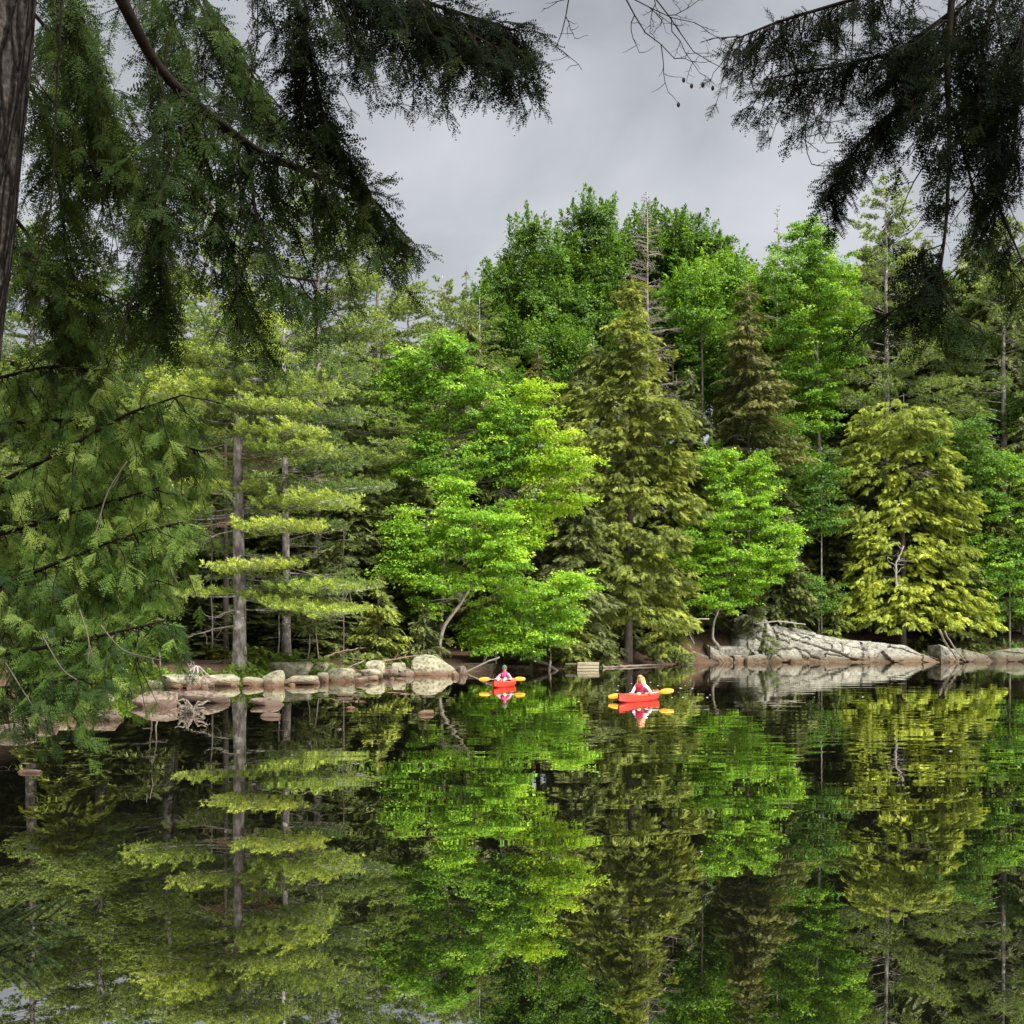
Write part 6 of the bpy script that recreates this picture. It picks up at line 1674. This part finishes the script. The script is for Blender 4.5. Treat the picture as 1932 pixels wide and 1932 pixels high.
def skin_mesh(name, verts, edges, root_i=0, sub=2):
    """grow a body around a joint skeleton: verts = (x, y, z, rx, ry)"""
    bm = bmesh.new()
    lay = bm.verts.layers.skin.verify()
    vs_ = []
    for i, v in enumerate(verts):
        q = bm.verts.new(v[:3]); q[lay].radius = (v[3], v[4]); q[lay].use_root = (i == root_i); vs_.append(q)
    for a, b in edges: bm.edges.new((vs_[a], vs_[b]))
    me = bpy.data.meshes.new(name); bm.to_mesh(me); bm.free()
    o = bpy.data.objects.new(name, me); COL.objects.link(o)
    m1 = o.modifiers.new('skin', 'SKIN'); m1.use_smooth_shade = True
    m2 = o.modifiers.new('sub', 'SUBSURF'); m2.levels = sub; m2.render_levels = sub
    dg = bpy.context.evaluated_depsgraph_get()
    dg.update()
    out = bpy.data.meshes.new_from_object(o.evaluated_get(dg))
    bpy.data.objects.remove(o); bpy.data.meshes.remove(me)
    return out

def seg_dist(P, a, b):
    ab = b - a
    t = np.clip((P - a) @ ab / (ab @ ab), 0, 1)
    return np.linalg.norm(P - a - t[:, None] * ab, axis=1)

def person(loc, yaw, label, hands, sleeve, vest, hair, trouser, hat=None, scarf=None, straps=True, long_hair=False, knees=0.30, head_turn=0.0):
    """seated paddler, +x towards the bow; hands = (right, left) grip points in the paddler's frame"""
    root = empty('person', loc, label, 'person', 'paddlers in the kayaks')
    root.rotation_euler = (0, 0, yaw)
    V, E = [], []
    def v(x, y, z, r, r2=None):
        V.append((x, y, z, r, r2 or r)); return len(V) - 1
    def chain(*ids):
        for a, b in zip(ids[:-1], ids[1:]): E.append((a, b))
    pel = v(-0.12, 0, 0.10, 0.125, 0.15)
    sp = v(-0.15, 0, 0.26, 0.10, 0.135)
    ch = v(-0.13, 0, 0.42, 0.105, 0.150)
    nk = v(-0.10, 0, 0.555, 0.055)
    nk2 = v(-0.085, 0, 0.615, 0.050)
    hd = v(-0.070, 0, 0.685, 0.080, 0.078)
    hd2 = v(-0.075, 0, 0.765, 0.088, 0.080)
    tp = v(-0.080, 0, 0.815, 0.062, 0.060)
    chain(pel, sp, ch, nk, nk2, hd, hd2, tp)
    seg = {}
    for s_, hand in ((-1, hands[0]), (1, hands[1])):
        sh = v(-0.12, s_ * 0.165, 0.495, 0.062)
        hnd = np.array(hand)
        shp = np.array([-0.12, s_ * 0.165, 0.495])
        mid = (shp + hnd) / 2
        el_ = mid + np.array([-0.05, s_ * 0.10, -0.10])
        el = v(*el_, 0.044)
        wr_ = hnd + norm(el_ - hnd) * 0.075
        wr = v(*wr_, 0.028)
        pm = v(*(hnd + norm(el_ - hnd) * 0.02 + np.array([0, 0, 0.022])), 0.030, 0.020)
        chain(ch, sh, el, wr, pm)
        # four fingers curl over the shaft, the thumb closes from below
        ax = np.array([0, 1.0, 0])
        for q in range(4):
            o_ = (q - 1.5) * 0.021
            L_ = (0.9, 1.05, 1.0, 0.8)[q]
            f1 = v(*(hnd + np.array([0.028 * L_, o_, 0.026])), 0.0095)
            f2 = v(*(hnd + np.array([0.040 * L_, o_, 0.002])), 0.009)
            f3 = v(*(hnd + np.array([0.022 * L_, o_, -0.022])), 0.008)
            chain(pm, f1, f2, f3)
        t1 = v(*(hnd + np.array([-0.016, -s_ * 0.045, 0.006])), 0.0115)
        t2 = v(*(hnd + np.array([0.008, -s_ * 0.050, -0.020])), 0.010)
        chain(pm, t1, t2)
        seg[s_] = (shp, el_, wr_)
    for s_ in (-1, 1):
        hip = v(-0.06, s_ * 0.10, 0.09, 0.085)
        kn = v(0.33, s_ * 0.15, knees, 0.065)
        an = v(0.62, s_ * 0.11, 0.06, 0.042)
        ft = v(0.70, s_ * 0.11, 0.14, 0.036)
        chain(pel, hip, kn, an, ft)
        seg[('leg', s_)] = (np.array([-0.06, s_ * 0.10, 0.09]), np.array([0.33, s_ * 0.15, knees]), np.array([0.62, s_ * 0.11, 0.06]))
    me = skin_mesh('body', V, E, pel)
    me.materials.clear(); me.materials.append(M['skin'])
    body = bpy.data.objects.new('body', me); link(body, root)
    me.polygons.foreach_set('use_smooth', np.ones(len(me.polygons), bool))
    n = len(me.vertices)
    co = np.empty(n * 3, np.float32); me.vertices.foreach_get('co', co); co = co.reshape(-1, 3).astype(float)
    no = np.array([q.normal[:] for q in me.vertices])
    polys = [tuple(p.vertices) for p in me.polygons]
    def garment(name, mat, mask, off):
        F = [p for p in polys if all(mask[i] for i in p)]
        if not F: return None
        used = sorted({i for p in F for i in p}); mp_ = {i: k for k, i in enumerate(used)}
        m = bpy.data.meshes.new(name)
        m.from_pydata([tuple(co[i] + no[i] * off) for i in used], [], [tuple(mp_[i] for i in p) for p in F])
        m.polygons.foreach_set('use_smooth', np.ones(len(m.polygons), bool)); m.materials.append(M[mat]); m.update()
        o = bpy.data.objects.new(name, m); link(o, root)
        return o
    arm = np.minimum.reduce([np.minimum(seg_dist(co, *seg[s_][:2]), seg_dist(co, *seg[s_][1:])) for s_ in (-1, 1)])
    wrist = np.minimum(np.linalg.norm(co - seg[-1][2], axis=1), np.linalg.norm(co - seg[1][2], axis=1))
    leg = np.minimum.reduce([np.minimum(seg_dist(co, *seg[('leg', s_)][:2]), seg_dist(co, *seg[('leg', s_)][1:])) for s_ in (-1, 1)])
    torso = (np.abs(co[:, 1]) < 0.20) & (co[:, 2] < 0.575) & (co[:, 2] > 0.09) & (co[:, 0] < 0.05)
    hx = np.minimum(np.linalg.norm(co - np.array(hands[0]), axis=1), np.linalg.norm(co - np.array(hands[1]), axis=1))
    legs = (leg < 0.11) & (arm > 0.055) & (hx > 0.10) & ((co[:, 0] > 0.0) | (co[:, 2] < 0.13))
    garment('shirt', sleeve, (torso | ((arm < 0.085) & (co[:, 2] < 0.575))) & (hx > 0.062) & ~legs, 0.009)
    garment('trousers', trouser, legs, 0.008)
    tor2 = (np.abs(co[:, 1]) < 0.155) & (co[:, 2] < 0.54) & (co[:, 2] > 0.12) & (co[:, 0] < 0.04)
    vs2 = garment('life_vest', vest, tor2 & ~legs, 0.040)
    if straps:
        for z_ in (0.24, 0.33, 0.42):
            a_ = np.linspace(-1.25, 1.25, 13)
            P = np.stack([-0.14 + 0.162 * np.cos(a_), 0.195 * np.sin(a_), np.full(13, z_)], 1)
            gg = Geo(); gg.tube(P, 0.011, 5, 0.5); gg.obj('vest_strap', M['strap'], root, True)
    # face
    cz = 0.715
    def blob(name, mat, c, r, parent=body, sub=2):
        V_, F_ = ico(sub); gg = Geo(); gg.add(V_ * np.asarray(r) + np.asarray(c), F_); return gg.obj(name, M[mat], parent, True)
    for s_ in (-1, 1):
        blob('eye', 'eye', (0.006, s_ * 0.030, cz + 0.022), (0.010, 0.013, 0.008))
        blob('ear', 'skin', (-0.075, s_ * 0.082, cz + 0.008), (0.018, 0.010, 0.030))
    blob('nose', 'skin', (0.018, 0, cz - 0.008), (0.016, 0.012, 0.020))
    blob('mouth', 'lips', (0.006, 0, cz - 0.048), (0.010, 0.024, 0.006))
    # hair: cap of the skull, with locks to the shoulders when long
    V_, F_ = ico(3)
    keep = (V_[:, 2] > 0.30 - 0.9 * (V_[:, 0] < 0.15)) | (V_[:, 0] < -0.25)
    F2 = np.array([f for f in F_ if all(keep[i] for i in f)])
    rough_ = 1 + 0.05 * np.sin(V_[:, 1] * 21)[:, None] * np.cos(V_[:, 2] * 9)[:, None]
    gg = Geo(); gg.add(V_ * np.array([0.108, 0.100, 0.112]) * rough_ + np.array([-0.082, 0, 0.745]), F2)
    if long_hair:
        for s_ in (-1, 1):
            for q in range(7):
                y_ = s_ * (0.052 + 0.009 * q)
                P = spline([(-0.055 - 0.012 * q, y_, 0.79), (-0.03 - 0.02 * q, y_ * 1.32, 0.66), (-0.035 - 0.02 * q, y_ * 1.7, 0.52), (-0.02 - 0.02 * q, y_ * 1.65, 0.42 + 0.01 * q)], 9)
                gg.tube(P, np.array([0.016, 0.019, 0.021, 0.022, 0.022, 0.021, 0.019, 0.015, 0.006]), 6, 0.5)
        for q in range(7):
            y_ = (q - 3) * 0.028
            gg.tube(spline([(-0.15, y_, 0.78), (-0.185, y_ * 1.3, 0.62), (-0.20, y_ * 1.5, 0.44)], 8), np.linspace(0.026, 0.012, 8), 6, 0.5)
    gg.obj('hair', M[hair], root, True)
    if hat:
        keep = V_[:, 2] > -0.05
        F2 = np.array([f for f in F_ if all(keep[i] for i in f)])
        gg = Geo(); gg.add(V_ * np.array([0.118, 0.108, 0.150]) + np.array([-0.078, 0, 0.772]), F2)
        a_ = np.linspace(0, 2 * math.pi, 21)
        gg.tube(np.stack([-0.078 + 0.117 * np.cos(a_), 0.108 * np.sin(a_), np.full(21, 0.772)], 1), 0.017, 6, 0.5, cap=False)
        gg.obj('hat', M[hat], root, True)
    if scarf:
        gg = Geo(); a_ = np.linspace(0, 2 * math.pi, 21)
        for q in range(3):
            gg.tube(np.stack([-0.095 + (0.082 + 0.012 * q) * np.cos(a_), (0.088 + 0.018 * q) * np.sin(a_), 0.60 - 0.035 * q + 0.012 * np.sin(3 * a_)], 1), 0.030, 7, 0.5, cap=False)
        gg.tube(spline([(-0.01, 0.03, 0.55), (0.055, 0.04, 0.46), (0.062, 0.05, 0.34)], 8), np.linspace(0.042, 0.03, 8), 7, 0.5)
        gg.tube(spline([(-0.01, -0.03, 0.55), (0.052, -0.045, 0.47), (0.06, -0.05, 0.38)], 8), np.linspace(0.042, 0.03, 8), 7, 0.5)
        gg.obj('scarf', M[scarf], root, True)
    return root

def crew(px, py, tips, yaw_deg, klabel, plabel, dlabel, **kw):
    c = wat(px, py)
    yaw = R(yaw_deg)
    kayak((c[0], c[1], 0.0), yaw, klabel)
    Rz = np.array([[math.cos(yaw), -math.sin(yaw), 0], [math.sin(yaw), math.cos(yaw), 0], [0, 0, 1]])
    seat = np.array([c[0], c[1], 0.02])
    mid = seat + Rz @ np.array([0.26, 0, 0.335])
    A = at(*tips[0], mid[1]) - mid; B = at(*tips[1], mid[1]) - mid
    ctr = (A + B) / 2
    dirn = norm(B - A)
    # keep the paddle in the hands: shift it along its length so that the grips reach the arms
    A2, B2 = dirn * (-np.linalg.norm(B - A) / 2) + np.array([ctr[0], 0, ctr[2]]), dirn * (np.linalg.norm(B - A) / 2) + np.array([ctr[0], 0, ctr[2]])
    paddle(A2, B2, mid, dlabel)
    inv = Rz.T
    g1 = inv @ (mid + np.array([ctr[0], 0, ctr[2]]) * 0 + (A2 + B2) / 2 - dirn * 0.30 - seat)
    g2 = inv @ (mid + (A2 + B2) / 2 + dirn * 0.30 - seat)
    # the viewer sees the paddler from the front: the grip on the picture's left is the paddler's right hand
    pr, pl = (g1, g2) if g1[1] < g2[1] else (g2, g1)
    person(tuple(seat), yaw, plabel, (pr, pl), **kw)

crew(1206, 1322, ((1148, 1315), (1271, 1303)), -90 - 33,
     'red kayak with bow towards the viewer, the nearer of the two', 'person in white sleeves and red life vest with long fair hair', 'orange-bladed paddle held by the fair-haired paddler',
     sleeve='white_cloth', vest='vest_red', hair='hair_blond', trouser='trousers', long_hair=True, knees=0.24)
crew(951, 1295, ((904, 1282), (991, 1281)), -90 - 16,
     'red kayak near the boulder row, the farther of the two', 'person in pink sleeves with dark green knitted hat', 'orange-bladed paddle held by the paddler in the green hat',
     sleeve='pink_cloth', vest='vest_maroon', hair='hair_brown', trouser='trousers', hat='hat_green', scarf='scarf', straps=False, knees=0.36)

# pale flecks on the water, standing in for small splashes
g = Geo()
for i in range(34):
    if i < 30: p = wat(rng.uniform(1120, 1340), rng.uniform(1285, 1318))
    elif i < 31: p = wat(rng.uniform(600, 1400), rng.uniform(1480, 1900))
    else: p = wat(rng.uniform(650, 1900), rng.uniform(1310, 1460))
    s_ = rng.uniform(0.012, 0.04) * min(1.0, p[1] / 30)
    a_ = np.arange(6) * math.pi / 3
    V = np.stack([p[0] + s_ * np.cos(a_) * 1.6, p[1] + s_ * np.sin(a_), np.full(6, 0.006)], 1)
    V = np.vstack([V, [[p[0], p[1], 0.006 + s_ * 0.3]]])
    g.add(V, [(k, (k + 1) % 6, 6) for k in range(6)])
tag(g.obj('floating_flecks', M['white_cloth']), 'pale flecks drifting on the dark water around the nearer kayak', 'flecks', kind='stuff')
